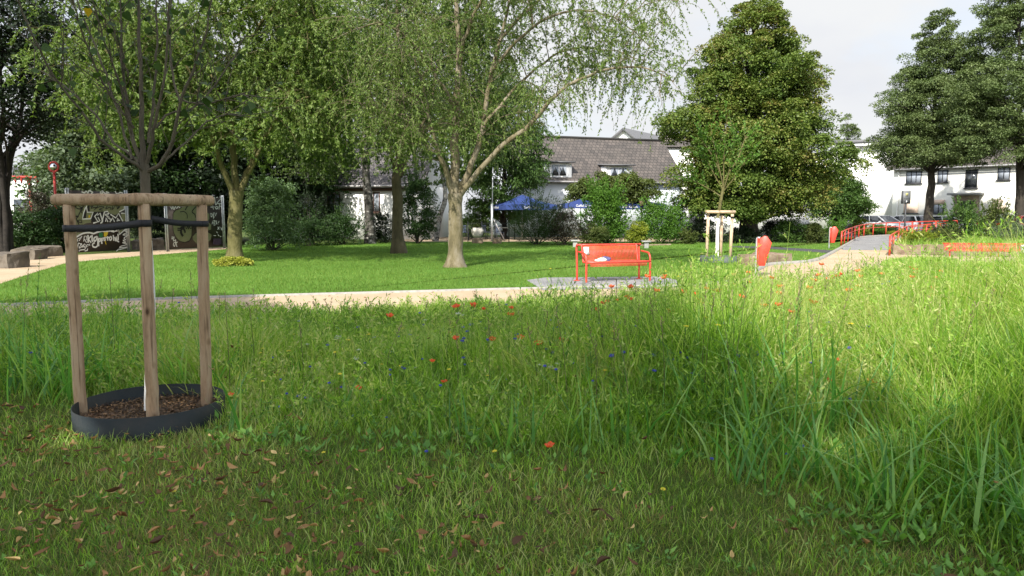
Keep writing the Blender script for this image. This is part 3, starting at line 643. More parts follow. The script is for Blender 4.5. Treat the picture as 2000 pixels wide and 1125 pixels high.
# birches at the hedge
def birch(label, base, pts, crown, seed, r, bk='bark_birch'):
    rng = np.random.default_rng(seed); Y = base[1]
    Q = Pn(pts, Y); L = []
    for (x, y, ex, ey, dy) in crown: L.append((spline([AT(x, y, Y), AT((x + ex) / 2, (y + ey) / 2 - 14, Y + dy / 2), AT(ex, ey, Y + dy)], 6), .05, .012))
    return weeping('birch_tree', label, base, (Q, r, r * .5), L, seed, M[bk], M['lf_birch'], subs=10, twigs=10, per=30, Ls=2.2, Lt=2.6, ll=.13, lw=.075, grav=.4, flare=1.25, zmin=3.0)
birch('birch with a blackish rough trunk left of the brown-framed window of the white house', G(722, 476), [(723, 476), (720, 400), (714, 320), (716, 200), (720, 60)],
 [(716, 300, 650, 250, -1), (716, 280, 780, 230, 1), (716, 240, 620, 190, 2), (716, 220, 800, 170, -2), (717, 180, 640, 110, 1), (717, 150, 790, 80, 1), (718, 110, 660, 30, -1), (718, 80, 770, 0, 0), (716, 320, 600, 300, -.5)], 21, .26)
birch('slim leaning white-barked birch beside the dark ivy bush', G(856, 471), [(850, 471), (860, 420), (870, 380), (860, 300), (872, 180)],
 [(860, 300, 930, 230, -1), (862, 260, 820, 200, 1), (866, 220, 950, 150, 2), (868, 190, 900, 90, -2), (866, 240, 980, 220, 1), (870, 180, 860, 60, 1)], 22, .17, 'bark_birch_pale')

# dense trees
def tr_at(px, ybase): return G(px, ybase)
dense_tree('drooping_willow_tree', 'dense dark green drooping tree behind the pale-barked tree, left of the blue parasol', G(985, 467), 10.8, 1.3, [(0, 1.6), (.2, 2.5), (.5, 2.5), (.75, 1.9), (1, .5)], 31, M['bark_dark'], M['lf_mid'], nclump=330, per=120, L=.19, W=.085, rc=(.45, .8), tr=.2, droop=.8, lobes=.12)
dense_tree('maple_tree', 'huge rounded maple with russet tips, tallest tree right of the middle', G(1462, 473), 13.1, 1.5, [(0, 3.2), (.12, 4.1), (.3, 4.1), (.5, 3.6), (.68, 2.9), (.82, 2.1), (.93, 1.2), (1, .2)], 32, M['bark_dark'], M['lf_maple'], nclump=820, per=330, L=.125, W=.095, rc=(.3, .95), tr=.62, lobes=.24, fill=.5, flat=.66, nbr=110, hole=.2)
dense_tree('linden_tree', 'cone-shaped grey-green linden in front of the cream house, left one of the pair', AT(1812, 452, 52) * [1, 1, 0], 15.9, 5.1, [(0, 3.0), (.1, 3.9), (.25, 3.9), (.42, 3.4), (.58, 2.7), (.75, 1.8), (.9, .9), (1, .3)], 33, M['bark_dark'], M['lf_linden'], nclump=760, per=230, L=.135, W=.08, rc=(.35, .72), tr=.3, lobes=.25, fill=.35, flat=.6, hole=.22)
dense_tree('linden_tree', 'taller grey-green linden cut off by the right edge, right one of the pair', AT(1993, 452, 48) * [1, 1, 0], 18.0, 4.9, [(0, 3.4), (.1, 4.8), (.25, 4.8), (.45, 4.0), (.65, 3.1), (.85, 1.8), (1, .5)], 34, M['bark_dark'], M['lf_linden'], nclump=820, per=230, L=.135, W=.08, rc=(.35, .72), tr=.32, lean=(-1.3, 0), lobes=.25, fill=.35, flat=.6, hole=.22)
dense_tree('beech_tree', 'bushy dark green beech with feathery side sprays right under the maple', AT(1634, 460, 53) * [1, 1, 0], 4.8, 1.2, [(0, 1.5), (.3, 2.2), (.55, 1.7), (.8, .9), (1, .3)], 35, M['bark_dark'], M['lf_mid'], nclump=240, per=120, L=.17, W=.09, rc=(.4, .7), tr=.16, lobes=.2)
dense_tree('larch_tree', 'thin distant conifer showing between the maple and the linden', AT(1648, 430, 95) * [1, 1, 0], 15.2, 7, [(0, 1.9), (.35, 1.5), (.7, .8), (1, .15)], 36, M['bark_dark'], M['lf_linden'], nclump=170, per=80, L=.3, W=.1, rc=(.35, .6), tr=.2)
dense_tree('plane_tree', 'flat rounded tree shading the parasols before the tiled roof', AT(1195, 450, 45.5) * [1, 1, 0], 4.0, 2.2, [(0, 2.0), (.3, 2.8), (.7, 2.3), (1, 1.0)], 37, M['bark_dark'], M['lf_olive'], nclump=190, per=120, L=.16, W=.1, rc=(.35, .6), tr=.16, lobes=.08)
# dark wall of trees behind the graffiti boards
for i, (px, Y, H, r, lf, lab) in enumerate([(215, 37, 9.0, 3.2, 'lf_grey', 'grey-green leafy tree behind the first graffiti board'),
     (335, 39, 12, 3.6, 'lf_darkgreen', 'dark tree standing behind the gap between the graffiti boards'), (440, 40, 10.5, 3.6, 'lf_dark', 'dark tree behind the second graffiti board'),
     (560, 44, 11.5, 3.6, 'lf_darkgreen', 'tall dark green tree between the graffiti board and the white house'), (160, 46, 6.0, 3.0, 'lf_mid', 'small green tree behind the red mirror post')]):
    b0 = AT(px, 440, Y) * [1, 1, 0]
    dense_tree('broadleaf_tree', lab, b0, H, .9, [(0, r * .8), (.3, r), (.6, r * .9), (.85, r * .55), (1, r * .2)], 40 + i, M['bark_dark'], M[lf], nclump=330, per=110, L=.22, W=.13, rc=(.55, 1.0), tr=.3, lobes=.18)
# multi-stemmed left-edge tree, backlit shade put into its dark leaf and bark colours
dense_tree('multi_stemmed_tree', 'dark tree with several leaning stems on the left edge of the photo', G(12, 500), 11.5, 4.1, [(0, 1.5), (.15, 2.9), (.6, 2.7), (.9, 1.5), (1, .6)], 48, M['bark_black'], M['lf_dark'], nclump=380, per=120, L=.13, W=.08, rc=(.4, .8), tr=.27, stems=6, trunk_top=.8, lobes=.2, hole=.2)

# trees behind the photographer whose shade falls over the foreground
for i, (x, y, H, r, lab) in enumerate(SHADERS):
    dense_tree('shade_tree', lab, (x, y, 0), H, 8, [(0, r * .7), (.3, r), (.6, r * .85), (.85, r * .5), (1, r * .2)], 60 + i, M['bark_dark'], M['lf_darkgreen'], nclump=260, per=60, L=.34, W=.26, rc=(.6, 1.1), tr=.35, lobes=.15, nbr=20)
# ================================================================== SHRUBS
S_ = shrub
S_('viburnum_shrub', 'pale blue-green layered shrub right of the mossy forked tree', 525, 350, 487, 58, M['lf_viburnum'], 101, d=30.5, n=120, per=110, L=.1, W=.06)
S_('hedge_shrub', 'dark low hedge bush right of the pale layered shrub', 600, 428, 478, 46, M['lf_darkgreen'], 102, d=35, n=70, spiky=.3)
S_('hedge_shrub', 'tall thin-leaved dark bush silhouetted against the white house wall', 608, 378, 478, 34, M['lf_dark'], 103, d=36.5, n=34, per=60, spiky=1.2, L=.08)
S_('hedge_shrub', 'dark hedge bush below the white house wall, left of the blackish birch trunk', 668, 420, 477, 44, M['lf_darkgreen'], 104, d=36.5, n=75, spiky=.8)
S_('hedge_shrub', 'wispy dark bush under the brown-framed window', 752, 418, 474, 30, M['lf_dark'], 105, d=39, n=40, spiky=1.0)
S_('ivy_shrub', 'tall dark green ivy-like bush between the middle lawn tree and the leaning birch', 815, 345, 474, 38, M['lf_darkgreen'], 106, d=38, n=110, L=.1, W=.07, spiky=.4)
S_('laurel_hedge', 'clipped green hedge behind the round planter', 925, 418, 458, 34, M['lf_mid'], 107, d=46, n=70)
S_('laurel_shrub', 'yellow-green leafy bush above the clipped hedge behind the planter', 935, 385, 440, 34, M['lf_bright'], 108, d=47.5, n=60)
S_('berberis_shrub', 'dark spreading bush hiding the left blue parasol', 1048, 388, 478, 52, M['lf_darkgreen'], 109, d=36.5, n=110, L=.07, W=.035, spiky=1.5)
S_('plum_shrub', 'purplish bush between the dark spreading bush and the laurel', 1103, 415, 479, 34, M['lf_purple'], 110, d=36, n=70, L=.07, W=.04, spiky=1.0)
S_('laurel_shrub', 'tall glossy green laurel in the middle of the hedge', 1183, 370, 477, 48, M['lf_bright'], 111, d=37.2, n=150, L=.13, W=.055, spiky=1.0)
S_('laurel_shrub', 'small light green bush at the foot of the tall laurel', 1165, 442, 479, 26, M['lf_olive'], 112, d=35.6, n=50)
S_('golden_shrub', 'small golden yellow bush between the two laurels', 1246, 432, 478, 21, M['lf_yellow'], 113, d=36, n=60, L=.08)
S_('laurel_shrub', 'wide light green laurel right of the golden bush', 1293, 402, 478, 46, M['lf_bright'], 114, d=38, n=110, L=.12, W=.05, spiky=.8)
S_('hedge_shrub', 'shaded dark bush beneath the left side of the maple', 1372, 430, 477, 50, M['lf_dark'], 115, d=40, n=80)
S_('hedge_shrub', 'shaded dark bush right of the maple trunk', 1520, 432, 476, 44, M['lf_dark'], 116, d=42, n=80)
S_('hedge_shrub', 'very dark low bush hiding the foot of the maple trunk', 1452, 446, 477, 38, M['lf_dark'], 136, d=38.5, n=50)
S_('hedge_shrub', 'light green sprig-like bush at the foot of the shaded hedge', 1343, 455, 478, 14, M['lf_olive'], 117, d=37, n=30, spiky=1)
S_('hedge_shrub', 'green bush partly lit under the right side of the maple', 1545, 432, 474, 30, M['lf_mid'], 118, d=39, n=70)
S_('round_shrub', 'rounded olive bush left of the farther waste bin', 1590, 440, 474, 22, M['lf_olive'], 119, d=38.5, n=70)
S_('hedge_shrub', 'fresh green bush behind the start of the red handrail', 1632, 430, 472, 20, M['lf_bright'], 120, d=45, n=70, spiky=.6)
S_('golden_shrub', 'yellow-green bush behind the bend of the red handrail', 1680, 428, 463, 20, M['lf_yellow'], 121, d=53, n=60)
S_('hedge_shrub', 'low dark bush behind the red handrail, before the parked cars', 1732, 443, 462, 28, M['lf_darkgreen'], 122, d=55, n=60)
S_('golden_shrub', 'light green bush behind the middle of the red handrail', 1712, 440, 462, 18, M['lf_bright'], 135, d=54, n=50)
S_('golden_shrub', 'low yellowish plants under the red handrail', 1745, 452, 461, 16, M['lf_yellow'], 123, d=53, n=30)
S_('golden_shrub', 'yellow-green bush on the bank above the sandstone wall', 1794, 455, 479, 26, M['lf_yellow'], 124, d=29, n=70, ground=.33, L=.06, W=.035, spiky=.8)
S_('meadow_shrub', 'low olive bush on the bank left of the bright green shrub', 1838, 454, 478, 28, M['lf_olive'], 125, d=29.5, n=60, ground=.33, spiky=.8, L=.06)
S_('rose_shrub', 'bright green shrub on the bank before the house entrance', 1880, 403, 474, 34, M['lf_mid'], 126, d=33, n=46, ground=.33, spiky=1.8, L=.075)
S_('rose_shrub', 'darker green shrub on the bank right of the house entrance', 1944, 404, 474, 32, M['lf_olive'], 127, d=33, n=50, ground=.33, spiky=1.8, L=.075)
S_('rose_shrub', 'loose reddish-tipped shrub on the bank in front of the long white car', 1845, 444, 474, 20, M['lf_purple'], 128, d=34, n=50, ground=.33, spiky=1.0, L=.07)
S_('meadow_shrub', 'grey-green low shrub on the bank at the right edge of the photo', 1990, 438, 478, 44, M['lf_grey'], 129, d=30, n=80, ground=.33, spiky=1.0, L=.06, W=.03)
S_('undergrowth_shrub', 'dark green bush behind the leftmost boulders', 30, 415, 488, 62, M['lf_darkgreen'], 130, d=28.5, n=110, L=.11, W=.06)
S_('undergrowth_shrub', 'dark green bush between the boulders and the first graffiti board', 118, 405, 486, 50, M['lf_darkgreen'], 131, d=29.5, n=100, L=.11, W=.06)
S_('undergrowth_shrub', 'shaded bush in the gap between the graffiti boards', 290, 400, 474, 45, M['lf_dark'], 132, d=35.5, n=80, L=.1)
S_('rose_shrub', 'reddish-leaved bush near the red pergola on the left', 74, 372, 440, 34, M['lf_purple'], 133, d=33, n=60, L=.08, spiky=.5)
S_('groundcover_plant', 'yellow-green leafy plants ringing the foot of the mossy forked tree', 455, 506, 528, 35, M['lf_golden'], 134, d=21.3, n=90, L=.07, W=.045, dy=.5)

# ================================================================== SECOND STAKED TREE
g2 = G(1404, 512); Y2 = g2[1]
root = empty('tree_support', (g2[0], Y2, 0), 'pale wooden stakes and rails round the thin young tree right of the red bench', 'tree support')
o0 = np.array([g2[0], Y2, 0])
st = [((1379.5, 511), (1383.5, 418), -.1), ((1407, 511), (1410, 420), .35), ((1425.5, 513), (1430.5, 418), -.12)]
for (a, b, dy) in st:
    A_ = AT(a[0], a[1], Y2 + dy) - o0; B_ = AT(b[0], b[1], Y2 + dy) - o0; A_[2] = 0
    MB().cyl(A_, B_, .052, .048, 12).make('stake', M['wood_lit'], root)
zt = AT(1400, 414, Y2)[2]
q = [AT(a[1][0], 414, Y2 + a[2]) - o0 for a in st]
for p in q: p[2] = zt
for a, b in ((0, 2), (0, 1), (1, 2)):
    e = norm(q[b] - q[a]) * .09; MB().cyl(q[a] - e + [0, .09 * (a + b - 2), 0], q[b] + e + [0, .09 * (a + b - 2), 0], .05, .05, 12).make('rail', M['wood_lit'], root)
mb = MB(); strap(mb, q[0] + [0, -.05, -.13], q[1] + [0, -.05, -.05], .06, .02); wrap(mb, q[2] + [0, 0, -.17], .053, .06); mb.make('strap', M['strap'], root)
mb = MB().lathe([(.6, -.02), (.605, .2), (.595, .2), (.59, -.02)], (0, 0, 0), 48); o = mb.make('tree_ring', M['ring_grey']); o.location = (g2[0] + .02, Y2 + .02, 0)
tag(o, 'dark metal edging ring round the thin young tree in the lawn', 'tree ring')
bt = AT(1400, 512, Y2 - .08); bt[2] = 0
root = empty('young_tree', tuple(bt), 'thin young tree with white-painted trunk inside pale stakes, before the big maple', 'tree')
P2 = lambda l, dy=0: [AT(x, y, bt[1] + dy * i / len(l)) - bt for i, (x, y) in enumerate(l)]
MB().tubes(spline([np.zeros(3), AT(1402, 425, bt[1]) - bt], 8), np.linspace(.06, .05, 8), 12).make('painted_trunk', M['white_paint'], root, smooth=True)
mb = MB().tubes(spline(P2([(1402, 426), (1408, 390), (1413, 365)]), 10), np.linspace(.052, .045, 10), 10); mb.make('trunk', M['bark'], root, smooth=True)
mb = MB(); SP = []
for l, dy in [([(1413,372),(1400,350),(1385,322),(1372,300)], .4), ([(1413,368),(1405,330),(1396,290),(1390,262)], -.3), ([(1413,366),(1414,310),(1418,262),(1420,225)], 0), ([(1414,368),(1425,330),(1432,290),(1436,250)], .4), ([(1414,372),(1432,350),(1450,322),(1468,300)], -.4), ([(1410,385),(1390,372),(1372,362),(1350,352)], .2), ([(1405,335),(1395,310),(1378,285),(1366,270)], -.5), ([(1425,335),(1440,312),(1450,285),(1456,266)], .5)]:
    Q = spline(P2(l, dy), 14); SP.append(Q); mb.tubes(Q, np.linspace(.024, .007, 14), 6)
rg = np.random.default_rng(77); SP = np.stack(SP); T = children(SP, 12, .3, 1, .6, .5, .3, .02, 6, rg); mb.tubes(T, taper(len(T), 7, .008, .003), 4); mb.make('branches', M['bark'], root, smooth=True)
p, tg = alongs(T, 30, rg); lm = MB(); leaves(lm, p, tg + rg.normal(size=p.shape) * .7, rg.normal(size=p.shape) + [0, 0, .8], .09 * rg.uniform(.6, 1.2, len(p)), .05, rg); lm.make('crown', M['lf_bright'], root)

# ================================================================== RED BENCH
gb = G(1145, 553); yaw = math.radians(18); Wb = 1.58
ux = np.array([math.cos(yaw), math.sin(yaw), 0]); uy = np.array([-math.sin(yaw), math.cos(yaw), 0])   # along, towards the back
root = empty('park_bench', (gb[0], gb[1], .013), 'red metal mesh park bench with curved armrests on grey pavers', 'bench', rz=yaw)
def tube_path(pts, r, k=10, n=20): return (spline(pts, n), r, k)
def tp(mb, pts, r, k=10, n=22): return mb.tubes(spline(pts, n), r, k, cap=True)
sh = .44
for s_ in (0, Wb):
    tp(MB(), [(s_, 0, 0), (s_, 0, .25), (s_, .0, .42)], .024).make('leg', M['red'], root, smooth=True)
    tp(MB(), [(s_, .52, 0), (s_, .53, .4), (s_, .56, .72), (s_, .555, .78), (s_, .52, .815), (s_, .49, .8)], .024).make('leg', M['red'], root, smooth=True)
    tp(MB(), [(s_, .0, .42), (s_, .01, .52), (s_, .06, .61), (s_, .15, .64), (s_, .3, .65), (s_, .44, .66)], .021).make('armrest', M['red'], root, smooth=True)
mb = MB()
for s_ in (.1, Wb - .1):
    tp(mb, [(s_, .0, sh), (s_, .1, sh + .004), (s_, .36, sh - .02), (s_, .41, sh + .02), (s_, .5, .79), (s_, .52, .81)], .02)
for y_, z_ in ((0, sh), (.52, .81), (.40, sh)): tp(mb, [(0.0 if y_ != .4 else .1, y_, z_), (Wb / 2, y_, z_), (Wb if y_ != .4 else Wb - .1, y_, z_)], .022 if y_ else .026, n=5)
mb.make('frame', M['red'], root, smooth=True)
def mesh_panel(a, b, name):   # wire mesh from edge a(y,z) to b(y,z)
    mb = MB(); a = np.array([.1, *a]); b = np.array([.1, *b]); L = np.linalg.norm(b - a); nx, ny = int((Wb - .2) / .034), int(L / .026)
    for i in range(nx + 1):
        x = i * (Wb - .2) / nx; mb.bar(a + [x, 0, 0], b + [x, 0, 0], .013, .005)
    for j in range(ny + 1):
        p = a + (b - a) * j / ny; mb.bar(p, p + [Wb - .2, 0, 0], .004, .011)
    return mb.make(name, M['red'], root)
mesh_panel((.01, sh), (.4, sh - .01), 'seat'); mesh_panel((.415, sh + .01), (.51, .8), 'backrest'); mesh_panel((-.005, sh - .01), (-.005, sh - .09), 'seat_front')
MB().box((.2, .455, .68), (.125, .008, .17), R=Matrix.Rotation(math.radians(-14), 3, 'X')).make('notice_plate', M['paper'], root)
def footplate(x): MB().cyl((x, .52, 0), (x, .52, .012), .075, k=16).make('foot_plate', M['red'], root)
footplate(0); footplate(Wb)
# bag on the bench
rg = np.random.default_rng(8)
def blob(mb, c, r, rng, amp=.15, nu=18, nv=12, power=.8):
    u = np.arange(nu) * 2 * PI / nu; vv = np.linspace(0.02, PI - .02, nv)
    U, Vv = np.meshgrid(u, vv); sg = lambda t: np.sign(t) * np.abs(t) ** power
    X = sg(np.cos(U)) * sg(np.sin(Vv)); Y = sg(np.sin(U)) * sg(np.sin(Vv)); Z = sg(np.cos(Vv))
    ph = rng.uniform(0, 6, 6); d = 1 + amp * (np.sin(3 * U + ph[0] + 2 * Vv) * .5 + np.sin(5 * U + ph[1] - 3 * Vv) * .3 + np.sin(9 * U + 7 * Vv + ph[2]) * .2)
    P = np.stack([X * r[0] * d, Y * r[1] * d, Z * r[2] * d], -1).reshape(-1, 3) + np.array(c)
    i, j = np.meshgrid(np.arange(nv - 1), np.arange(nu), indexing='ij'); q = np.stack([i * nu + j, (i + 1) * nu + j, (i + 1) * nu + (j + 1) % nu, i * nu + (j + 1) % nu], -1).reshape(-1, 4)
    mb.add(P, q); b = mb.n - len(P); return mb
bp = np.array([gb[0], gb[1], .013]) + ux * .47 + uy * .2 + [0, 0, sh]
root = empty('cloth_bag', tuple(bp), 'crumpled cream and navy bag with a small handle lying on the red bench seat', 'bag', rz=yaw); root.scale = (.82, .82, .82)
mb = MB(); blob(mb, (0, 0, .05), (.14, .1, .055), rg, .25); blob(mb, (-.1, 0, .035), (.11, .07, .035), rg, .2); mb.make('bag_body', M['bag_cream'], root, smooth=True)
mb = MB(); blob(mb, (.14, 0, .06), (.1, .09, .065), rg, .35); blob(mb, (.09, .02, .12), (.06, .04, .025), rg, .3); mb.make('bag_end', M['bag_blue'], root, smooth=True)
tp(MB(), [(.2, 0, .03), (.29, 0, .09), (.33, 0, .05), (.27, 0, .01), (.22, 0, .015)], .008, 6).make('handle', M['red_dull'], root, smooth=True)

# ================================================================== WASTE BINS
def bin_(px, ybase, label, yawd):
    g = G(px, ybase); root = empty('waste_bin', tuple(g), label, 'waste bin', rz=math.radians(yawd))
    tp(MB(), [(0, 0, 0), (0, 0, .5), (0, 0, .9), (.03, 0, .945), (.08, 0, .95)], .028, n=26).make('post', M['steel'], root, smooth=True)
    poly = [(.05, .92), (.17, 1.0), (.23, .99), (.34, .83), (.2, .27), (.05, .27)]
    mb = MB(); n = len(poly); V = [(x, -.13, z) for x, z in poly] + [(x, .13, z) for x, z in poly]; b = mb.n
    mb.add(V, [[i, n + i, n + (i + 1) % n, (i + 1) % n] for i in range(n)]); mb.addf(np.arange(n)); mb.addf(np.arange(n)[::-1] + n)
    mb.make('bin_body', M['red'], root, bevel=.012)
    d = norm(np.array([.34 - .23, 0, .83 - .99])); nn_ = np.array([-d[2], 0, d[0]]); c = np.array([.285, 0, .91]) + nn_ * .004
    MB().box(c, (.1, .17, .006), R=np.stack([d, [0, 1, 0], nn_], 1)).make('opening', M['black'], root)
    MB().bar((.02, -.14, .6), (.02, .14, .6), .03, .7).make('back_plate', M['red'], root)
    return root
bin_(1476, 540, 'nearer red pentagonal waste bin on a steel post beside the gravel path', -18)
bin_(1619, 486, 'farther red waste bin on a steel post left of the red handrail', -15)

# ================================================================== STONES
def stone(name, label, a, b, d, h, m, seed, group=None, z=0.0, n=10):
    """block between ground points a and b, depth d, height h"""
    rng = np.random.default_rng(seed); a = np.array(a[:2]); b = np.array(b[:2]); L = np.linalg.norm(b - a); t = (b - a) / L; nn = np.array([-t[1], t[0]])
    bm = bpy.data.meshes.new(name); import bmesh as _b
    B = _b.new(); _b.ops.create_cube(B, size=1)
    _b.ops.subdivide_edges(B, edges=B.edges[:], cuts=n // 2 + 2, use_grid_fill=True)
    off = Vector((seed * 3.1, 0, 0))
    for v in B.verts:
        p = v.co.copy(); r_ = max(abs(p.x), abs(p.y), abs(p.z))
        q = Vector((np.sign(p.x) * abs(2 * p.x) ** 1.0 / 2, p.y, p.z)); ln = q.length
        q = q * (1 - .1 * max(0, ln - .6)); w = Vector((q.x * L, q.y * d, (q.z + .5) * h))
        w += mnoise.noise_vector(w * 1.8 + off) * min(h, d) * .2 + mnoise.noise_vector(w * 5 + off) * min(h, d) * .06
        v.co = w
    B.to_mesh(bm); B.free(); bm.materials.append(m)
    o = bpy.data.objects.new(name, bm); COL.objects.link(o); c = (a + b) / 2 + nn * d / 2
    o.location = (c[0], c[1], z - .03); o.rotation_euler = (0, 0, math.atan2(t[1], t[0])); tag(o, label, 'boulder', group); return o
bg = 'boulders beside the side path'
stone('boulder', 'block at the left edge, nearest of the boulders by the side path', G(-30, 524), G(18, 525), .7, .46, M['rock'], 1, bg)
stone('boulder', 'brown two-toned boulder between the edge block and the stake', G(21, 508), G(67, 508), .7, .4, M['rock'], 2, bg)
stone('boulder', 'long brown boulder just left of the nearest wooden stake', G(74, 503), G(124, 500), .8, .38, M['rock'], 3, bg)
stone('boulder', 'grey boulder in the gap between the graffiti boards, left one', G(256, 488), G(277, 488), .7, .42, M['rock'], 4, bg)
stone('boulder', 'larger grey boulder in the gap between the graffiti boards, right one', G(281, 489), G(322, 488), .7, .5, M['rock'], 5, bg)
stone('sandstone_block', 'reddish flat sandstone block left of the nearer waste bin', G(1440, 522), G(1485, 523), .9, .36, M['sand'], 6)
stone('sandstone_block', 'wide reddish sandstone boulder right of the nearer waste bin', G(1500, 515), G(1547, 514), .9, .32, M['sand'], 7)
stone('sandstone_block', 'sandstone cube carrying the round planter', G(922, 475.5), G(943, 475.5), .6, .3, M['sand'], 8)
stone('sandstone_block', 'sandstone cube at the foot of the steel pole', G(962, 476), G(980, 476), .6, .3, M['sand'], 9)
# low sandstone wall along the bank
root = empty('stone_wall', (wl0[0], wl0[1], 0), 'low wall of sandstone blocks holding the planted bank on the right', 'stone wall')
d_ = wl1 - wl0; L_ = np.linalg.norm(d_); t_ = d_ / L_; x = 0; k_ = 0
while x < L_ - .4:
    w_ = [1.5, 1.1, 1.8, 1.3][k_ % 4]; a = wl0 + t_ * x; b = wl0 + t_ * min(x + w_ - .03, L_)
    s = stone('wall_block', None, a, b, .4, .42, M['sand'], 20 + k_); del_ = s.location.copy(); s.parent = root; s.location = del_ - root.location
    for k in ('category', 'label'):
        if k in s: del s[k]
    x += w_; k_ += 1
# long red bench in front of the wall
a0 = G(1838, 500); rz_ = math.atan2(t_[1], t_[0])
root = empty('long_bench', (a0[0], a0[1] - .12, 0), 'long low red mesh bench in sections along the sandstone wall', 'bench', rz=rz_)
Lb = 6.4
for i in range(4):
    x0 = i * 1.6; mb = MB()
    for k in range(30): mb.bar((x0 + .05 + k * .052, .0, .23), (x0 + .05 + k * .052, .09, .47), .03, .006)
    for z_, y_ in ((.24, .003), (.47, .09)): mb.bar((x0, y_, z_), (x0 + 1.57, y_, z_), .03)
    mb.make('backrest', M['red'], root)
    mb = MB();
    for k in range(30): mb.bar((x0 + .05 + k * .052, -.38, .22), (x0 + .05 + k * .052, 0, .21), .03, .006)
    mb.bar((x0, -.38, .22), (x0 + 1.57, -.38, .22), .035); mb.make('seat', M['red'], root)
    tp(MB(), [(x0 + .1, -.3, 0), (x0 + .1, -.3, .2)], .02, n=4).make('leg', M['red'], root)
    tp(MB(), [(x0 + 1.45, -.3, 0), (x0 + 1.45, -.3, .2)], .02, n=4).make('leg', M['red'], root)
pb = G(1990, 503, .0) + [0, -.1, .0]
mb = MB(); blob(mb, (0, 0, .32), (.17, .12, .13), np.random.default_rng(4), .2, power=.5); o = mb.make('paper_bag', M['paper']); o.location = (pb[0], pb[1] - .25, 0); tag(o, 'white bag standing on the long red bench at the right edge of the photo', 'bag')
# stone pedestal seats
for px, lab in ((1123, 'small grey stone stool at the lawn edge behind the red bench, left one'), (1262, 'small grey stone stool at the lawn edge behind the red bench, right one')):
    yb = 483 if px < 1200 else 485; g = G(px, yb); root = empty('stone_stool', tuple(g), lab, 'stone stool', group='stone stools at the lawn edge')
    MB().box((0, 0, .14), (.2, .2, .28)).make('pillar', M['concrete'], root, bevel=.01); MB().box((0, 0, .315), (.4, .36, .06)).make('top_slab', M['concrete'], root, bevel=.01)

# ================================================================== HANDRAILS
def handrail(posts, label, h2=.42):
    pts = [AT(x, y, d) for x, y, d in posts]; b = pts[0] * [1, 1, 0]; root = empty('handrail', tuple(b), label, 'handrail')
    Q = np.array(pts) - b
    tp(MB(), Q, .03, 8, 50).make('top_rail', M['red'], root, smooth=True)
    Q2 = Q.copy(); Q2[:, 2] *= .68; tp(MB(), Q2, .022, 8, 50).make('middle_rail', M['red'], root, smooth=True)
    for q in Q: MB().bar((q[0], q[1], 0), q, .06, .06).make('post', M['red'], root)
handrail([(1644, 453, 35), (1650, 450, 36.8), (1657, 447, 39), (1663.6, 445, 41), (1670, 442.6, 43), (1678, 440.6, 46), (1688, 438.6, 48.5), (1706, 437, 51), (1731, 435.5, 52.5), (1757, 434.4, 52.5), (1782, 433.5, 52), (1828, 432, 51), (1870, 431, 50)], 'longer red tubular handrail bending along the far side of the paved path')
handrail([(1739, 461, 26.5), (1745.5, 456, 28.6), (1755, 451, 31.5), (1763, 446, 36), (1771, 442.5, 41), (1783, 440.5, 44), (1810, 438.5, 45), (1837, 437, 45), (1866, 436, 45)], 'shorter red handrail on the near side of the paved path, above the sandstone wall end')

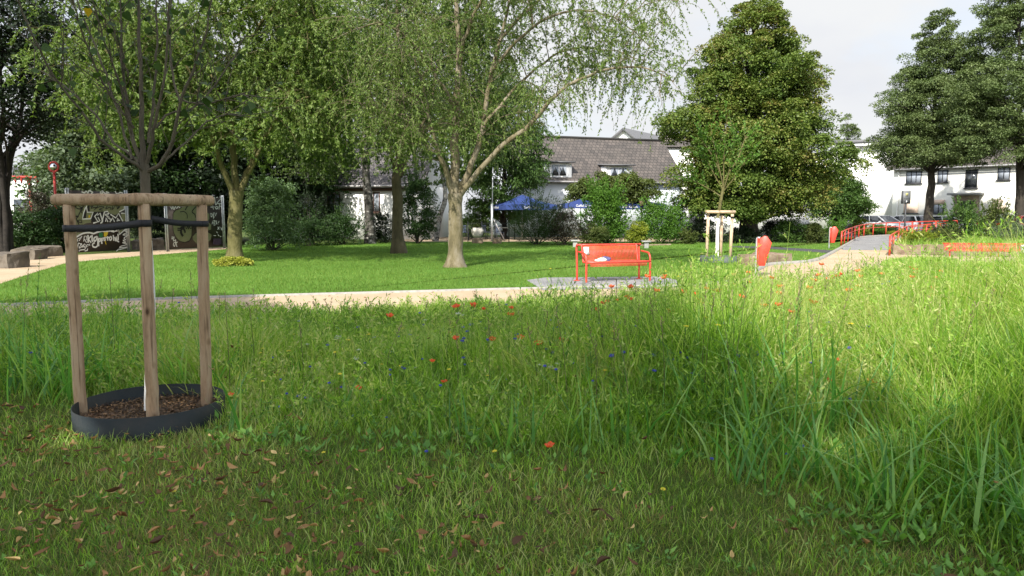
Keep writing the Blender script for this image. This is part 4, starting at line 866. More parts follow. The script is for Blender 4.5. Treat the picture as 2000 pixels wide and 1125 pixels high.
# ================================================================== GRAFFITI BOARDS
def onplane(px, py, A_, B_):
    d = ray(px, py); t = np.array([B_[0] - A_[0], B_[1] - A_[1]]); n2 = np.array([-t[1], t[0]]); n2 = n2 / np.linalg.norm(n2)
    c = np.array([0, 0, CAMH]); s = (n2 @ (A_[:2] - c[:2])) / (n2 @ d[:2]); return c + d * s, np.array([n2[0], n2[1], 0])
def board(label, A_, B_, ztop, posts, art, zoom0):
    A_ = np.array(A_); B_ = np.array(B_); root = empty('graffiti_board', (A_[0], A_[1], 0), label, 'graffiti board'); o0 = np.array([A_[0], A_[1], 0])
    a = A_ * [1, 1, 0]; b = B_ * [1, 1, 0]; t = norm(b - a); nn = np.array([-t[1], t[0], 0]);
    m_ = (a + b) / 2 - o0 + nn * .02; MB().bar(a - o0 + nn * .02 + [0, 0, (ztop + .1) / 2], b - o0 + nn * .02 + [0, 0, (ztop + .1) / 2], .04, ztop - .1).make('board', M['panel'], root)
    for s in posts:
        c = a + t * s - o0; mb = MB(); mb.bar(c - t * .05 + [0, 0, (ztop + .1) / 2] - [0, 0, (ztop + .1) / 2], c - t * .05 + [0, 0, ztop + .08], .012, .12); mb.bar(c + t * .05, c + t * .05 + [0, 0, ztop + .08], .012, .12); mb.bar(c, c + [0, 0, ztop + .08], .09, .012)
        mb.make('post', M['steel'], root)
    off = [.0025]; groups = {}
    for (kind, mname, w, pts) in art:
        off[0] += .0007
        PP = []
        for X, Y in pts:
            p, n_ = onplane(zoom0[0] + X * 130 / 1125, zoom0[1] + Y * 130 / 1125, A_, B_); PP.append(p - o0 - nn * off[0] if (nn[1] > 0) else p - o0 + nn * off[0])
        PP = np.array(PP); mb = groups.setdefault(mname, MB())
        if kind == 'fill':
            PPs = PP; bidx = mb.n; mb.V.append(PPs); mb.n += len(PPs); mb.addf(np.arange(len(PPs)) + bidx)
        else:
            Q = spline(PP, max(4, len(PP) * 5)) if kind == 's' else PP
            uv = np.c_[(Q - Q[0]) @ t, Q[:, 2]]; T = np.gradient(uv, axis=0); T /= np.linalg.norm(T, axis=1, keepdims=True) + 1e-9; Nv = np.c_[-T[:, 1], T[:, 0]] * w / 2
            for i in range(len(Q)):
                pass
            off3 = Nv[:, :1] * t[None] + Nv[:, 1:] * np.array([[0, 0, 1.]])
            V = np.vstack([Q - off3, Q + off3]); n = len(Q); i = np.arange(n - 1); mb.add(V, np.c_[i, i + 1, i + 1 + n, i + n])
    for k_, mb in groups.items(): mb.make('lettering' if k_ == 'spray_white' else 'pattern', M[k_], root)
    return root
W_, K_ = 'spray_white', 'spray_black'
art1 = [('fill', 'spray_pale', 0, [(30,255),(890,255),(900,330),(800,395),(720,440),(560,370),(420,385),(350,520),(200,590),(55,600),(30,450)]),
 ('fill', 'spray_pale', 0, [(215,520),(310,520),(330,560),(210,575)]), ('fill', 'spray_pale', 0, [(830,420),(905,410),(905,520),(870,540)]), ('fill', 'spray_pale', 0, [(60,730),(360,720),(340,745),(230,740),(75,800)]), ('fill', 'spray_pale', 0, [(780,700),(880,670),(800,770)]),
 ('fill', K_, 0, [(215,330),(300,255),(305,380),(250,385),(240,490),(190,495)]), ('fill', K_, 0, [(365,380),(560,370),(720,430),(860,540),(700,560),(380,580),(310,500)]),
 ('p', W_, .05, [(240,250),(262,385),(360,385),(318,495),(180,500),(200,390),(235,300)]), ('p', W_, .05, [(800,378),(885,335),(888,255)]), ('p', W_, .05, [(830,402),(910,405),(910,530)]),
 ('p', W_, .055, [(360,570),(440,545),(385,455),(440,400),(430,440),(475,400),(520,540),(500,560),(480,570)]), ('p', W_, .045, [(440,470),(475,530),(440,545)]),
 ('p', W_, .055, [(505,565),(550,380),(600,370),(630,400),(560,430),(640,480),(600,470),(680,520),(640,500)]), ('p', W_, .05, [(570,545),(575,480),(610,550)]), ('p', W_, .05, [(640,550),(690,480),(720,550)]),
 ('p', W_, .055, [(650,420),(740,480),(790,405),(860,540)]), ('p', W_, .05, [(760,540),(770,490),(810,525),(760,525)]), ('p', W_, .04, [(560,420),(620,420),(590,460)]),
 ('s', K_, .035, [(50,290),(90,260),(60,300),(130,330),(200,280),(150,350),(170,400)]), ('s', K_, .03, [(100,270),(180,330),(140,380),(120,420),(90,460),(60,450)]), ('s', K_, .03, [(50,450),(110,455),(70,500),(130,560)]), ('s', K_, .03, [(80,520),(120,600),(100,530),(150,520),(165,560),(130,560)]),
 ('s', K_, .028, [(310,290),(360,270),(320,320),(400,300),(380,350)]), ('s', K_, .028, [(440,270),(410,320),(470,290),(540,300),(460,340),(520,350)]), ('s', K_, .028, [(600,270),(570,330),(640,300),(660,350)]), ('s', K_, .028, [(690,260),(680,340),(740,270),(770,330)]), ('s', K_, .03, [(760,270),(800,300),(760,330),(820,270)]),
 ('s', W_, .06, [(70,805),(180,745),(290,730),(360,745),(430,722),(520,700)]), ('p', W_, .05, [(460,700),(560,715),(640,700),(770,700),(780,665),(800,760),(880,690),(915,665)]), ('p', W_, .04, [(600,690),(700,720),(760,690)]),
 ('fill', 'spray_green', 0, [(450,745),(480,725),(520,740),(520,800),(480,815),(450,790)]), ('fill', 'spray_yellow', 0, [(535,715),(610,720),(600,760),(570,800),(535,795)]), ('s', 'spray_yellow', .04, [(560,800),(560,880),(575,930)]), ('fill', 'spray_yellow', 0, [(275,435),(305,435),(305,480),(275,480)]),
 # K l o p p e r s t o l z
 ('p', W_, .07, [(265,770),(270,900)]), ('p', W_, .06, [(320,785),(275,840),(320,900)]), ('s', W_, .06, [(335,770),(335,860),(350,880)]), ('s', W_, .06, [(420,795),(370,820),(370,870),(400,860),(425,800),(430,930),(400,975),(350,965),(345,920),(380,900)]), ('s', W_, .06, [(440,830),(445,960)]), ('s', W_, .06, [(440,840),(475,830),(470,870),(445,880)]), ('s', W_, .06, [(490,820),(500,920)]), ('s', W_, .05, [(490,830),(520,825),(515,855),(495,865)]), ('s', W_, .055, [(565,815),(530,820),(560,850),(530,865)]), ('p', W_, .055, [(590,790),(600,865)]), ('p', W_, .05, [(570,815),(620,808)]), ('s', W_, .055, [(650,790),(625,820),(640,860),(665,830),(650,790)]), ('p', W_, .055, [(690,770),(700,870)]), ('s', W_, .055, [(715,800),(730,870),(745,800),(750,870)]), ('p', W_, .06, [(770,750),(775,850),(750,870),(790,885)]),
 # tag lower left
 ('s', W_, .03, [(90,880),(85,840),(130,820),(160,790),(110,870)]), ('p', W_, .035, [(190,880),(200,790),(235,790),(240,850),(200,840),(240,900)]), ('s', W_, .035, [(90,980),(100,910),(140,930),(110,990),(160,960),(150,910)]), ('p', W_, .04, [(160,980),(200,920),(250,970),(180,970)]), ('p', W_, .045, [(110,1045),(130,1000),(110,1025),(205,1015),(210,1040),(250,1030),(255,1000)]), ('p', W_, .04, [(240,930),(300,945),(260,960),(290,920)]), ('p', W_, .035, [(190,940),(215,1010),(240,940)]),
 # spiral right
 ('s', W_, .035, [(930,670),(880,700),(930,720),(850,770),(940,770),(870,820),(900,850),(850,860),(900,890),(840,900),(920,920),(860,950),(930,930),(820,960),(800,985),(930,975),(820,1010),(780,1010),(740,1045)]),
 ('s', W_, .05, [(150,40),(200,55),(230,30),(260,60),(280,20),(340,50),(310,65)]), ('s', W_, .05, [(480,30),(470,65),(510,60),(500,20),(540,60),(590,70),(570,40),(620,60)]), ('s', W_, .05, [(720,30),(740,65),(780,70),(800,50),(850,60)])]
gP0, gP1 = G(138, 499), G(249, 492)
Lp = np.linalg.norm((gP1 - gP0)[:2]); board('black board with angular white graffiti lettering, seen behind the left stakes', gP0, gP1, 2.42, [.02, Lp + .08], art1, (140, 370))
art2 = [('fill', 'spray_pale', 0, [(155,400),(200,350),(260,330),(300,300),(400,275),(540,270),(600,300),(560,420),(530,560),(470,620),(465,780),(430,860),(350,890),(270,870),(200,800),(160,700),(150,550)]),
 ('fill', 'spray_pale', 0, [(600,290),(700,290),(730,330),(725,380),(770,420),(765,500),(740,540),(800,600),(795,680),(720,690),(600,650),(560,450)]), ('fill', 'spray_pale', 0, [(540,730),(600,700),(740,710),(805,770),(790,850),(720,910),(560,920),(490,850),(485,790)]),
 ('s', K_, .04, [(270,380),(340,375),(390,420),(395,490)]), ('s', K_, .05, [(410,270),(380,310),(360,350)]), ('s', K_, .05, [(540,290),(475,375),(520,420),(540,480)]), ('s', K_, .05, [(700,380),(730,390)]), ('s', K_, .06, [(720,600),(750,570),(755,545)]), ('s', K_, .05, [(700,680),(760,725),(800,740)]),
 ('s', K_, .03, [(155,400),(148,550),(158,700),(200,805),(270,875),(350,895),(432,866),(470,780),(472,620)]), ('s', K_, .03, [(485,790),(540,728),(600,698)]), ('s', K_, .03, [(300,298),(260,328),(200,348),(155,400)]),
 ('fill', K_, 0, [(275,640),(310,615),(350,615),(350,660),(300,690),(275,670)]), ('p', K_, .05, [(225,655),(290,660)]), ('p', K_, .05, [(225,688),(300,690)]), ('s', K_, .11, [(285,690),(290,740),(320,790)]), ('s', K_, .09, [(330,670),(350,700),(355,735)]), ('s', K_, .035, [(360,620),(375,665),(400,620),(410,670),(430,620),(440,660),(465,650)]), ('p', K_, .035, [(500,640),(540,690),(500,690),(530,640)]),
 ('s', W_, .035, [(110,290),(130,330),(150,290),(165,340),(190,290),(210,320),(240,285),(260,310),(270,290)]), ('s', W_, .04, [(780,130),(820,110),(830,240),(850,130),(870,260),(900,220),(960,160),(990,160),(950,130),(975,190),(990,150)]), ('p', W_, .04, [(880,140),(905,130)]),
 ('p', W_, .045, [(785,300),(850,290),(815,270),(835,340)]), ('s', W_, .04, [(880,290),(860,310),(890,330),(910,300),(880,290)]), ('p', W_, .045, [(900,240),(965,240),(925,285),(975,285)]), ('p', W_, .04, [(935,250),(925,340)]),
 # D E V
 ('s', W_, .03, [(785,400),(795,465),(815,430),(785,400)]), ('p', W_, .03, [(850,395),(825,400),(830,460),(850,462)]), ('p', W_, .03, [(825,430),(845,430)]), ('p', W_, .03, [(855,395),(865,450),(885,395)]), ('p', W_, .028, [(820,470),(850,470),(830,480),(835,500)]),
 # A T S !
 ('p', W_, .03, [(805,590),(820,525),(840,590)]), ('p', W_, .03, [(808,565),(836,565)]), ('p', W_, .03, [(830,530),(865,528)]), ('p', W_, .03, [(848,528),(850,590)]), ('s', W_, .03, [(890,530),(868,545),(890,565),(868,590)]), ('p', W_, .03, [(925,530),(912,570)]), ('p', W_, .03, [(905,585),(908,595)]), ('p', W_, .025, [(830,600),(860,605)]),
 # face
 ('p', W_, .035, [(900,630),(930,680)]), ('p', W_, .035, [(930,630),(900,680)]), ('p', W_, .035, [(950,640),(980,690)]), ('p', W_, .035, [(985,640),(955,690)]), ('p', W_, .035, [(880,710),(895,740)]), ('p', W_, .035, [(905,765),(925,790)]), ('p', W_, .035, [(940,795),(960,795)]), ('p', W_, .035, [(985,795),(1000,770)]), ('p', W_, .035, [(1005,745),(1012,700)]), ('p', W_, .04, [(995,590),(1005,600)]), ('p', W_, .03, [(828,780),(870,780)]),
 ('s', W_, .035, [(130,790),(125,840),(160,800),(150,870),(190,850),(180,900),(220,890),(160,900),(150,940),(170,960),(190,900),(210,970)]), ('fill', 'spray_purple', 0, [(820,830),(960,830),(960,930),(820,930)])]
gQ0, gQ1 = G(331, 491.5), G(437, 485)
Lq = np.linalg.norm((gQ1 - gQ0)[:2]); board('black board with pale green bubble graffiti and small white scrawls, left of the mossy tree', gQ0, gQ1, 2.3, [-.08, Lq + .05], art2, (320, 370))

# ================================================================== LEFT BACKGROUND
b0 = AT(114, 470, 31) * [1, 1, 0]
root = empty('traffic_mirror', tuple(b0), 'red ringed round mirror on a red post left of the graffiti boards', 'mirror')
zc = AT(112, 326, 31)[2]; MB().cyl((0, 0, 0), (0, 0, zc - .2), .05, k=12).make('post', M['red_dull'], root)
mb = MB().lathe([(.17, -.03), (.23, -.03), (.25, 0), (.23, .03), (.17, .03), (.16, 0)], (0, 0, 0), 28); o = mb.make('ring', M['red_dull'], root, smooth=True); o.location = (0, 0, zc); o.rotation_euler = (PI / 2, 0, 0)
mb = MB(); blob(mb, (0, 0, zc), (.16, .1, .16), np.random.default_rng(2), 0, power=1); mb.make('mirror_dome', M['mirror'], root, smooth=True)
def bbox_house(name, label, pts, h, wall): return
# white hut with red pergola
hA = AT(10, 430, 43) * [1, 1, 0]
root = empty('white_hut', tuple(hA), 'white hut with a grey slatted upper window behind the red pergola at the left edge', 'hut')
zt = AT(10, 350, 43)[2]; MB().box((.9, 1.2, zt / 2), (4.6, 2.4, zt)).make('wall', M['white_wall'], root)
MB().box((.9, 1.2, zt + .04), (4.8, 2.6, .08)).make('roof', M['roof_grey'], root)
MB().box((1.7, -.02, zt * .55), (2.2, .06, .9)).make('window', M['glass'], root)
mb = MB()
for i in range(9): mb.bar((.55 + i * .1, -.1, zt + .1), (.55 + i * .1, -.1, zt + .7), .05)
mb.make('railing', M['frame_dark'], root)
pa = AT(20, 430, 36) * [1, 1, 0]; root = empty('pergola', tuple(pa), 'red tubular pergola frame in front of the white hut', 'pergola'); zb = AT(20, 346, 36)[2]
tp(MB(), [(-.6, 0, zb), (.6, 0, zb), (1.25, 0, zb), (1.45, 0, zb - .06), (1.52, 0, zb - .25)], .07, 8).make('beam', M['red_dull'], root, smooth=True)
mb = MB()
for i in range(6): mb.bar((-.5 + i * .3, 0, zb), (-.5 + i * .3, 0, zb - .28), .07)
mb.make('slats', M['red_dull'], root)
for x in (-.6, .9): MB().cyl((x, .3, 0), (x, .3, zb), .07, k=10).make('post', M['red_dull'], root)

# ================================================================== HOUSES
def quadmesh(pts, uvL=None):
    """sloped quad a(bottom left) b(bottom right) c(top right) d(top left) with metric uv"""
    a, b, c, d = [np.array(p, float) for p in pts]; w = np.linalg.norm(b - a); h = np.linalg.norm(d - a)
    t = norm(b - a); u2 = lambda p: ((p - a) @ t, np.linalg.norm((p - a) - t * ((p - a) @ t)))
    return [a, b, c, d], [u2(a), u2(b), u2(c), u2(d)]
def roofslab(mb, pts, th=.12):
    V, uv = quadmesh(pts); nn_ = norm(np.cross(np.array(pts[1]) - pts[0], np.array(pts[3]) - pts[0])); V2 = [v - nn_ * th for v in V]
    mb.add(V, [[0, 1, 2, 3]], .5, uv)
    mb.add(V + V2, [[4, 7, 6, 5], [0, 4, 5, 1], [1, 5, 6, 2], [2, 6, 7, 3], [3, 7, 4, 0]], .5, np.zeros((20, 2)))
class Facade:
    def __init__(s, root, P0, P1): s.root = root; s.o = np.array(P0[:2], float); d = np.array(P1[:2]) - s.o; s.L = np.linalg.norm(d); s.t = d / s.L; s.rz = math.atan2(s.t[1], s.t[0]); s.c0 = np.array([root.location[0], root.location[1]])
    def u(s, px):   # distance along the facade under photo column px
        k = (px - 1000) / F; k = ray(px, 400)[0] / ray(px, 400)[1]
        return (k * s.o[1] - s.o[0]) / (s.t[0] - k * s.t[1])
    def pt(s, u, z, out=0.0): n = np.array([s.t[1], -s.t[0]]); p = s.o + s.t * u + n * out - s.c0; return np.array([p[0], p[1], z])
    def z(s, px, py): u = s.u(px); Y = (s.o + s.t * u)[1]; return AT(px, py, Y)[2]
    def box(s, mb, u0, u1, z0, z1, out0, out1, v=.5): return mb.box(s.pt((u0 + u1) / 2, (z0 + z1) / 2, (out0 + out1) / 2), (abs(u1 - u0), abs(out1 - out0), z1 - z0), rz=s.rz, v=v)
    def window(s, u0, u1, z0, z1, frame='frame_dark', glass='glass', n=2, sill=True, shutter=0.0, name='window', cross=None, fw=.06):
        mb = MB(); s.box(mb, u0, u1, z1 - fw, z1, 0, .05); s.box(mb, u0, u1, z0, z0 + fw, 0, .05)
        xs = np.linspace(u0 + fw / 2, u1 - fw / 2, n + 1)
        for x in xs: s.box(mb, x - fw / 2, x + fw / 2, z0 + fw, z1 - fw, 0, .048)
        if cross: s.box(mb, u0, u1, cross - fw / 2, cross + fw / 2, 0, .046)
        w = mb.make(name, M[frame], s.root)
        s.box(MB(), u0 + .02, u1 - .02, z0 + .02, z1 - .02, .0, .025).make('pane', M[glass], w)
        if sill: s.box(MB(), u0 - .08, u1 + .08, z0 - .09, z0 - .004, 0, .16).make('sill', M[frame], w)
        if shutter: s.box(MB(), u0 - .01, u1 + .01, z1 - (z1 - z0) * shutter, z1 + .06, .0, .09).make('shutter', M['shutter'], w)
        return w
def mkhouse(name, label, P0, P1, h, depth, wall, back=None):
    root = empty(name, (P0[0], P0[1], 0), label, 'house'); f = Facade(root, P0, P1); n = np.array([f.t[1], -f.t[0]])
    P = [f.o - f.c0, f.o + f.t * f.L - f.c0, f.o + f.t * f.L - n * depth - f.c0, f.o - n * depth - f.c0]
    MB().prism(P, -.1, h).make('wall', M[wall], root); return root, f, n
# cream house on the right
Pc0 = np.array([35.3, 67.]); dirc = norm(np.array([.68, -.73])); Pc1 = Pc0 + dirc * 22
root, f, n = mkhouse('cream_house', 'cream two-storey house with dark windows and a stone-framed entrance behind the lindens', Pc0, Pc1, 5.75, 9, 'cream_wall')
mb = MB(); e0, e1 = f.pt(-.5, 5.7, .5), f.pt(22.5, 5.7, .5); r0, r1 = f.pt(-.5, 9.6, -4.5), f.pt(22.5, 9.6, -4.5); roofslab(mb, [e0, e1, r1, r0]); b0_, b1_ = f.pt(-.5, 5.7, -9.5), f.pt(22.5, 5.7, -9.5); roofslab(mb, [b1_, b0_, r0, r1]); mb.make('roof', M['roof_tile'], root)
mb = MB(); mb.add([f.pt(.0, 5.74, -.01), f.pt(0, 5.74, -9), f.pt(0, 9.35, -4.5)], [[0, 1, 2]]); mb.make('gable', M['cream_wall'], root)
tp(MB(), [f.pt(-.5, 5.62, .56), f.pt(11, 5.62, .56), f.pt(22.5, 5.62, .56)], .07, 8, 4).make('gutter', M['gutter'], root)
def W2(x0, x1, ya, yb, **k): xm = (x0 + x1) / 2; return f.window(f.u(x0), f.u(x1), f.z(xm, yb), f.z(xm, ya), **k)
W2(1767, 1797, 334, 358, n=3, glass='glass_pale'); W2(1828, 1848, 332, 356, n=2, glass='glass_pale'); W2(1882, 1906, 331, 367, n=2, cross=f.z(1894, 339)); W2(1944.5, 1969, 327, 351, n=2, glass='glass_pale'); W2(2020, 2045, 324, 348, n=2)
W2(1766, 1793, 391.5, 416, n=2, shutter=.98); W2(1823, 1844, 391.5, 416.5, n=2, shutter=.3, glass='glass_pale'); W2(1939, 1964, 390.5, 416, n=2, shutter=.97); W2(2006, 2035, 390, 415, n=2)
ud0, ud1 = f.u(1863), f.u(1912); zc_ = f.z(1888, 381)
mb = MB()
for (a, b, z0, z1) in ((ud0, f.u(1876.5), 0, zc_ - .05), (f.u(1902), ud1, 0, zc_ - .05), (f.u(1876.5), f.u(1902), f.z(1889, 392), zc_ - .05)):
    P = [f.pt(a, z0, .08), f.pt(b, z0, .08), f.pt(b, z1, .08), f.pt(a, z1, .08)]; mb.add(P, [[0, 1, 2, 3]], .5, [(a, z0), (b, z0), (b, z1), (a, z1)])
    f.box(mb, a, b, z0, z1, 0, .078) if False else None
o = mb.make('entrance_surround', M['brick'], root)
d = f.box(MB(), f.u(1877), f.u(1901.5), 0, f.z(1889, 392.5), .0, .03).make('door', M['frame_dark'], root); f.box(MB(), f.u(1881), f.u(1897), 1.2, 2.3, .03, .04).make('pane', M['glass'], d)
f.box(MB(), f.u(1857), f.u(1921), zc_, zc_ + .18, 0, 1.3).make('canopy', M['concrete'], root)
tp(MB(), [f.pt(f.u(1753), 5.6, .08), f.pt(f.u(1753), 2, .08), f.pt(f.u(1753), 0, .08)], .04, 8, 4).make('downpipe', M['white_wall'], root)
# white flat-roofed block
Pw0, Pw1 = AT(1560, 430, 80)[:2], AT(1752, 430, 76)[:2]
root, f, n = mkhouse('flat_roofed_house', 'plain white flat-roofed block with a top-floor strip window, left of the cream house', Pw0, Pw1, AT(1700, 300, 76)[2], 10, 'white_wall')
hw_ = AT(1700, 300, 76)[2]
u0, u1 = f.u(1628), f.u(1745); zr = f.z(1690, 280); f.box(MB(), u0, u1, hw_ - .02, zr, -6, -.35 + .3).make('upper_storey', M['white_wall'], root)
f.box(MB(), u0 - .6, u1 + .3, zr + .003, zr + .35, -6.4, .7).make('roof', M['roof_grey'], root)
f.box(MB(), u0 - .5, u1 + .2, zr - .3, zr, .03, .6).make('fascia', M['white_wall'], root)
f.window(f.u(1641), f.u(1671), f.z(1655, 309), f.z(1655, 296), n=1, sill=False); f.box(MB(), f.u(1640), f.u(1673), f.z(1655, 293), f.z(1655, 288), .0, .5).make('awning', M['gutter'], root)
# tiled white house centre right
Ph0, Ph1 = AT(1002, 440, 49.5)[:2], AT(1330, 440, 52.5)[:2]
ze = 3.95
root, f, n = mkhouse('tiled_house', 'long white house with a steep brown tiled roof and two dormers behind the parasols', Ph0, Ph1, ze, 8, 'blue_wall')
zr = 7.15; u1 = f.L + .2
mb = MB(); roofslab(mb, [f.pt(-.3, ze - .12, .35), f.pt(u1, ze - .12, .35), f.pt(u1, zr, -3.6), f.pt(-.3, zr + .12, -3.6)]); roofslab(mb, [f.pt(u1, ze, -8.3), f.pt(-.3, ze, -8.3), f.pt(-.3, zr + .12, -3.6), f.pt(u1, zr, -3.6)]); mb.make('roof', M['roof_tile'], root)
tp(MB(), [f.pt(-.3, zr + .17, -3.6), f.pt(6, zr + .1, -3.6), f.pt(u1, zr + .05, -3.6)], .09, 8, 5).make('ridge', M['roof_tile'], root)
MB().add([f.pt(0, ze, 0), f.pt(0, ze, -8), f.pt(0, zr, -3.6)], [[0, 1, 2]]).make('gable', M['blue_wall'], root)
tp(MB(), [f.pt(-.3, ze - .16, .4), f.pt(6, ze - .16, .4), f.pt(u1, ze - .16, .4)], .06, 8, 4).make('gutter', M['gutter'], root)
def dormer(x0, x1, yt, yb):
    a, b = f.u(x0), f.u(x1); xm = (x0 + x1) / 2; slope = (zr - ze + .12) / 3.95
    # front face sits where the roof reaches the window foot
    zb_ = AT(xm, yb, 50.9)[2]; back = (zb_ - ze + .12) / slope - .35; zt_ = AT(xm, yt, 50.9)[2]; tb_ = (zt_ - ze + .12) / slope - .35 + .9
    mb = MB(); V = [f.pt(a, zb_ - .05, -back), f.pt(b, zb_ - .05, -back), f.pt(b, zt_, -back), f.pt(a, zt_, -back), f.pt(a, zb_ - .05, -tb_), f.pt(b, zb_ - .05, -tb_), f.pt(b, zt_, -tb_), f.pt(a, zt_, -tb_)]
    mb.add(V, [[0, 1, 2, 3], [1, 5, 6, 2], [0, 3, 7, 4]]); dm = mb.make('dormer', M['frame_white'], root)
    mb = MB(); V = [f.pt(a - .15, zt_ + .02, -back + .3), f.pt(b + .15, zt_ + .02, -back + .3), f.pt(b + .15, zt_ + .2, -tb_ - .3), f.pt(a - .15, zt_ + .2, -tb_ - .3)]; V2 = [v + [0, 0, .1] for v in V]
    mb.add(V + V2, [[0, 1, 5, 4], [1, 2, 6, 5], [2, 3, 7, 6], [3, 0, 4, 7], [4, 5, 6, 7], [0, 3, 2, 1]]); mb.make('dormer_roof', M['roof_grey'], dm)
    for s in (0, 1):
        p = a + .35 + s * (b - a - .7) / 2; q = p + (b - a - .7) / 2 - .06
        mb = MB(); f.box(mb, p, q, zb_ + .12, zt_ - .14, -back + .0, -back + .03); pane = mb.make('pane', M['glass'], dm)
        mb = MB(); zz = zt_ - .14; mb.add([f.pt(p, zz, -back + .04), f.pt(p + .28, zz, -back + .04), f.pt(p, zz - .62, -back + .04)], [[0, 1, 2]]); mb.add([f.pt(q, zz, -back + .04), f.pt(q, zz - .62, -back + .04), f.pt(q - .28, zz, -back + .04)], [[0, 1, 2]]); mb.make('curtain', M['glass_pale'], dm)
dormer(1068, 1116, 320, 347); dormer(1181, 1232, 324, 350)
# tiled white house left
Pl0, Pl1 = AT(560, 440, 45.5)[:2], AT(822, 440, 44)[:2]
root, f, n = mkhouse('tiled_house', 'white house with a grey tiled roof and a brown-framed window behind the lawn birch', Pl0, Pl1, 3.35, 8, 'white_wall')
ze = 3.35; zr = 6.4; mb = MB(); roofslab(mb, [f.pt(-.3, ze - .1, .4), f.pt(f.L + .3, ze - .1, .4), f.pt(f.L + .3, zr, -3.2), f.pt(-.3, zr, -3.2)]); roofslab(mb, [f.pt(f.L + .3, ze, -8.3), f.pt(-.3, ze, -8.3), f.pt(-.3, zr, -3.2), f.pt(f.L + .3, zr, -3.2)]); mb.make('roof', M['roof_slate'], root)
tp(MB(), [f.pt(-.3, ze - .1, .46), f.pt(4, ze - .1, .46), f.pt(f.L + .3, ze - .1, .46)], .07, 8, 4).make('gutter', M['gutter'], root); f.box(MB(), -.2, f.L + .2, ze - .38, ze - .2, .0, .12).make('fascia', M['frame_brown'], root)
f.window(f.u(729), f.u(742.5), f.z(737, 414), f.z(737, 375), frame='frame_brown', glass='glass_pale', n=1); f.window(f.u(640), f.u(665), f.z(650, 414), f.z(650, 378), frame='frame_brown', glass='glass_pale', n=2)
MB().add([f.pt(f.L, ze, 0), f.pt(f.L, ze, -8), f.pt(f.L, zr, -3.2)], [[0, 2, 1]]).make('gable', M['white_wall'], root)
# garage annex left
Pg0, Pg1 = AT(500, 440, 44)[:2], AT(596, 440, 43)[:2]
root, f, n = mkhouse('garden_annex', 'low pale flat annex at the left end of the white house', Pg0, Pg1, AT(560, 391, 43)[2], 4, 'white_wall'); f.box(MB(), -.1, f.L + .1, AT(560, 391, 43)[2] + .003, AT(560, 391, 43)[2] + .12, -4, .15).make('roof', M['gutter'], root)
# gabled house behind
Pk0, Pk1 = AT(1186, 440, 78)[:2], AT(1243, 440, 76)[:2]
zE = AT(1215, 276, 77)[2]; zA = AT(1215, 250, 77)[2]
root, f, n = mkhouse('gabled_house', 'white-gabled house with a grey roof peeping over the long tiled roof', Pk0, Pk1, zE - .7, 8, 'white_wall'); Lk = f.L
MB().add([f.pt(0, zE - .7, 0), f.pt(Lk, zE - .7, 0), f.pt(Lk, zE, 0), f.pt(Lk * .55, zA - .15, 0), f.pt(0, zE, 0)], [[0, 1, 2, 3, 4]]).make('gable', M['white_wall'], root)
mb = MB(); roofslab(mb, [f.pt(Lk + .5, zE - .3, .4), f.pt(Lk + .5, zE - .3, -8), f.pt(Lk * .55, zA, -8), f.pt(Lk * .55, zA, .4)], .25); roofslab(mb, [f.pt(-.5 - 3.0, zE - .5, -8), f.pt(-.5, zE - .3, .4), f.pt(Lk * .55, zA, .4), f.pt(Lk * .35, zA, -8)], .25); mb.make('roof', M['roof_grey'], root)
# distant roof with chimney
Pm0, Pm1 = AT(1275, 440, 70)[:2], AT(1370, 440, 70)[:2]; zE = AT(1300, 281, 70)[2]
root, f, n = mkhouse('brown_roofed_house', 'brown-roofed house with a brick chimney half hidden by the maple', Pm0, Pm1, zE - .2, 7, 'cream_wall')
mb = MB(); roofslab(mb, [f.pt(.2, zE - .3, .3), f.pt(f.L, zE - .3, .3), f.pt(f.L, zE + 1.2, -3), f.pt(1.1, zE + 1.2, -3)]); rf = mb.make('roof', M['roof_tile'], root)
mb = MB(); c = f.pt(1.6, 0, -1.6); mb.box((c[0], c[1], zE + .6), (.75, .6, 1.9)); ch = mb.make('chimney', M['chimney'], rf); MB().box((c[0], c[1], zE + 1.62), (.6, .5, .15)).make('chimney_cap', M['concrete'], ch); mb = MB(); mb.cyl((c[0] - .12, c[1], zE + 1.7), (c[0] - .12, c[1], zE + 2.3), .12, .1, 10); mb.cyl((c[0] + .15, c[1], zE + 1.7), (c[0] + .15, c[1], zE + 2.3), .12, .1, 10); mb.make('chimney_pot', M['steel'], ch)
# low white restaurant building under the maple
Pr0, Pr1 = AT(1318, 440, 56)[:2], AT(1580, 440, 60)[:2]; hr = AT(1400, 393, 57)[2]
root, f, n = mkhouse('white_pavilion', 'low white pavilion with a dark doorway glimpsed beneath the maple', Pr0, Pr1, hr, 5, 'white_wall'); f.box(MB(), -.2, f.L + .2, hr + .003, hr + .2, -5.2, .3).make('roof', M['gutter'], root)
f.box(MB(), f.u(1345), f.u(1375), 0, hr - .35, 0, .05).make('door', M['frame_dark'], root); f.window(f.u(1440), f.u(1475), 1.2, 2.1, n=2)

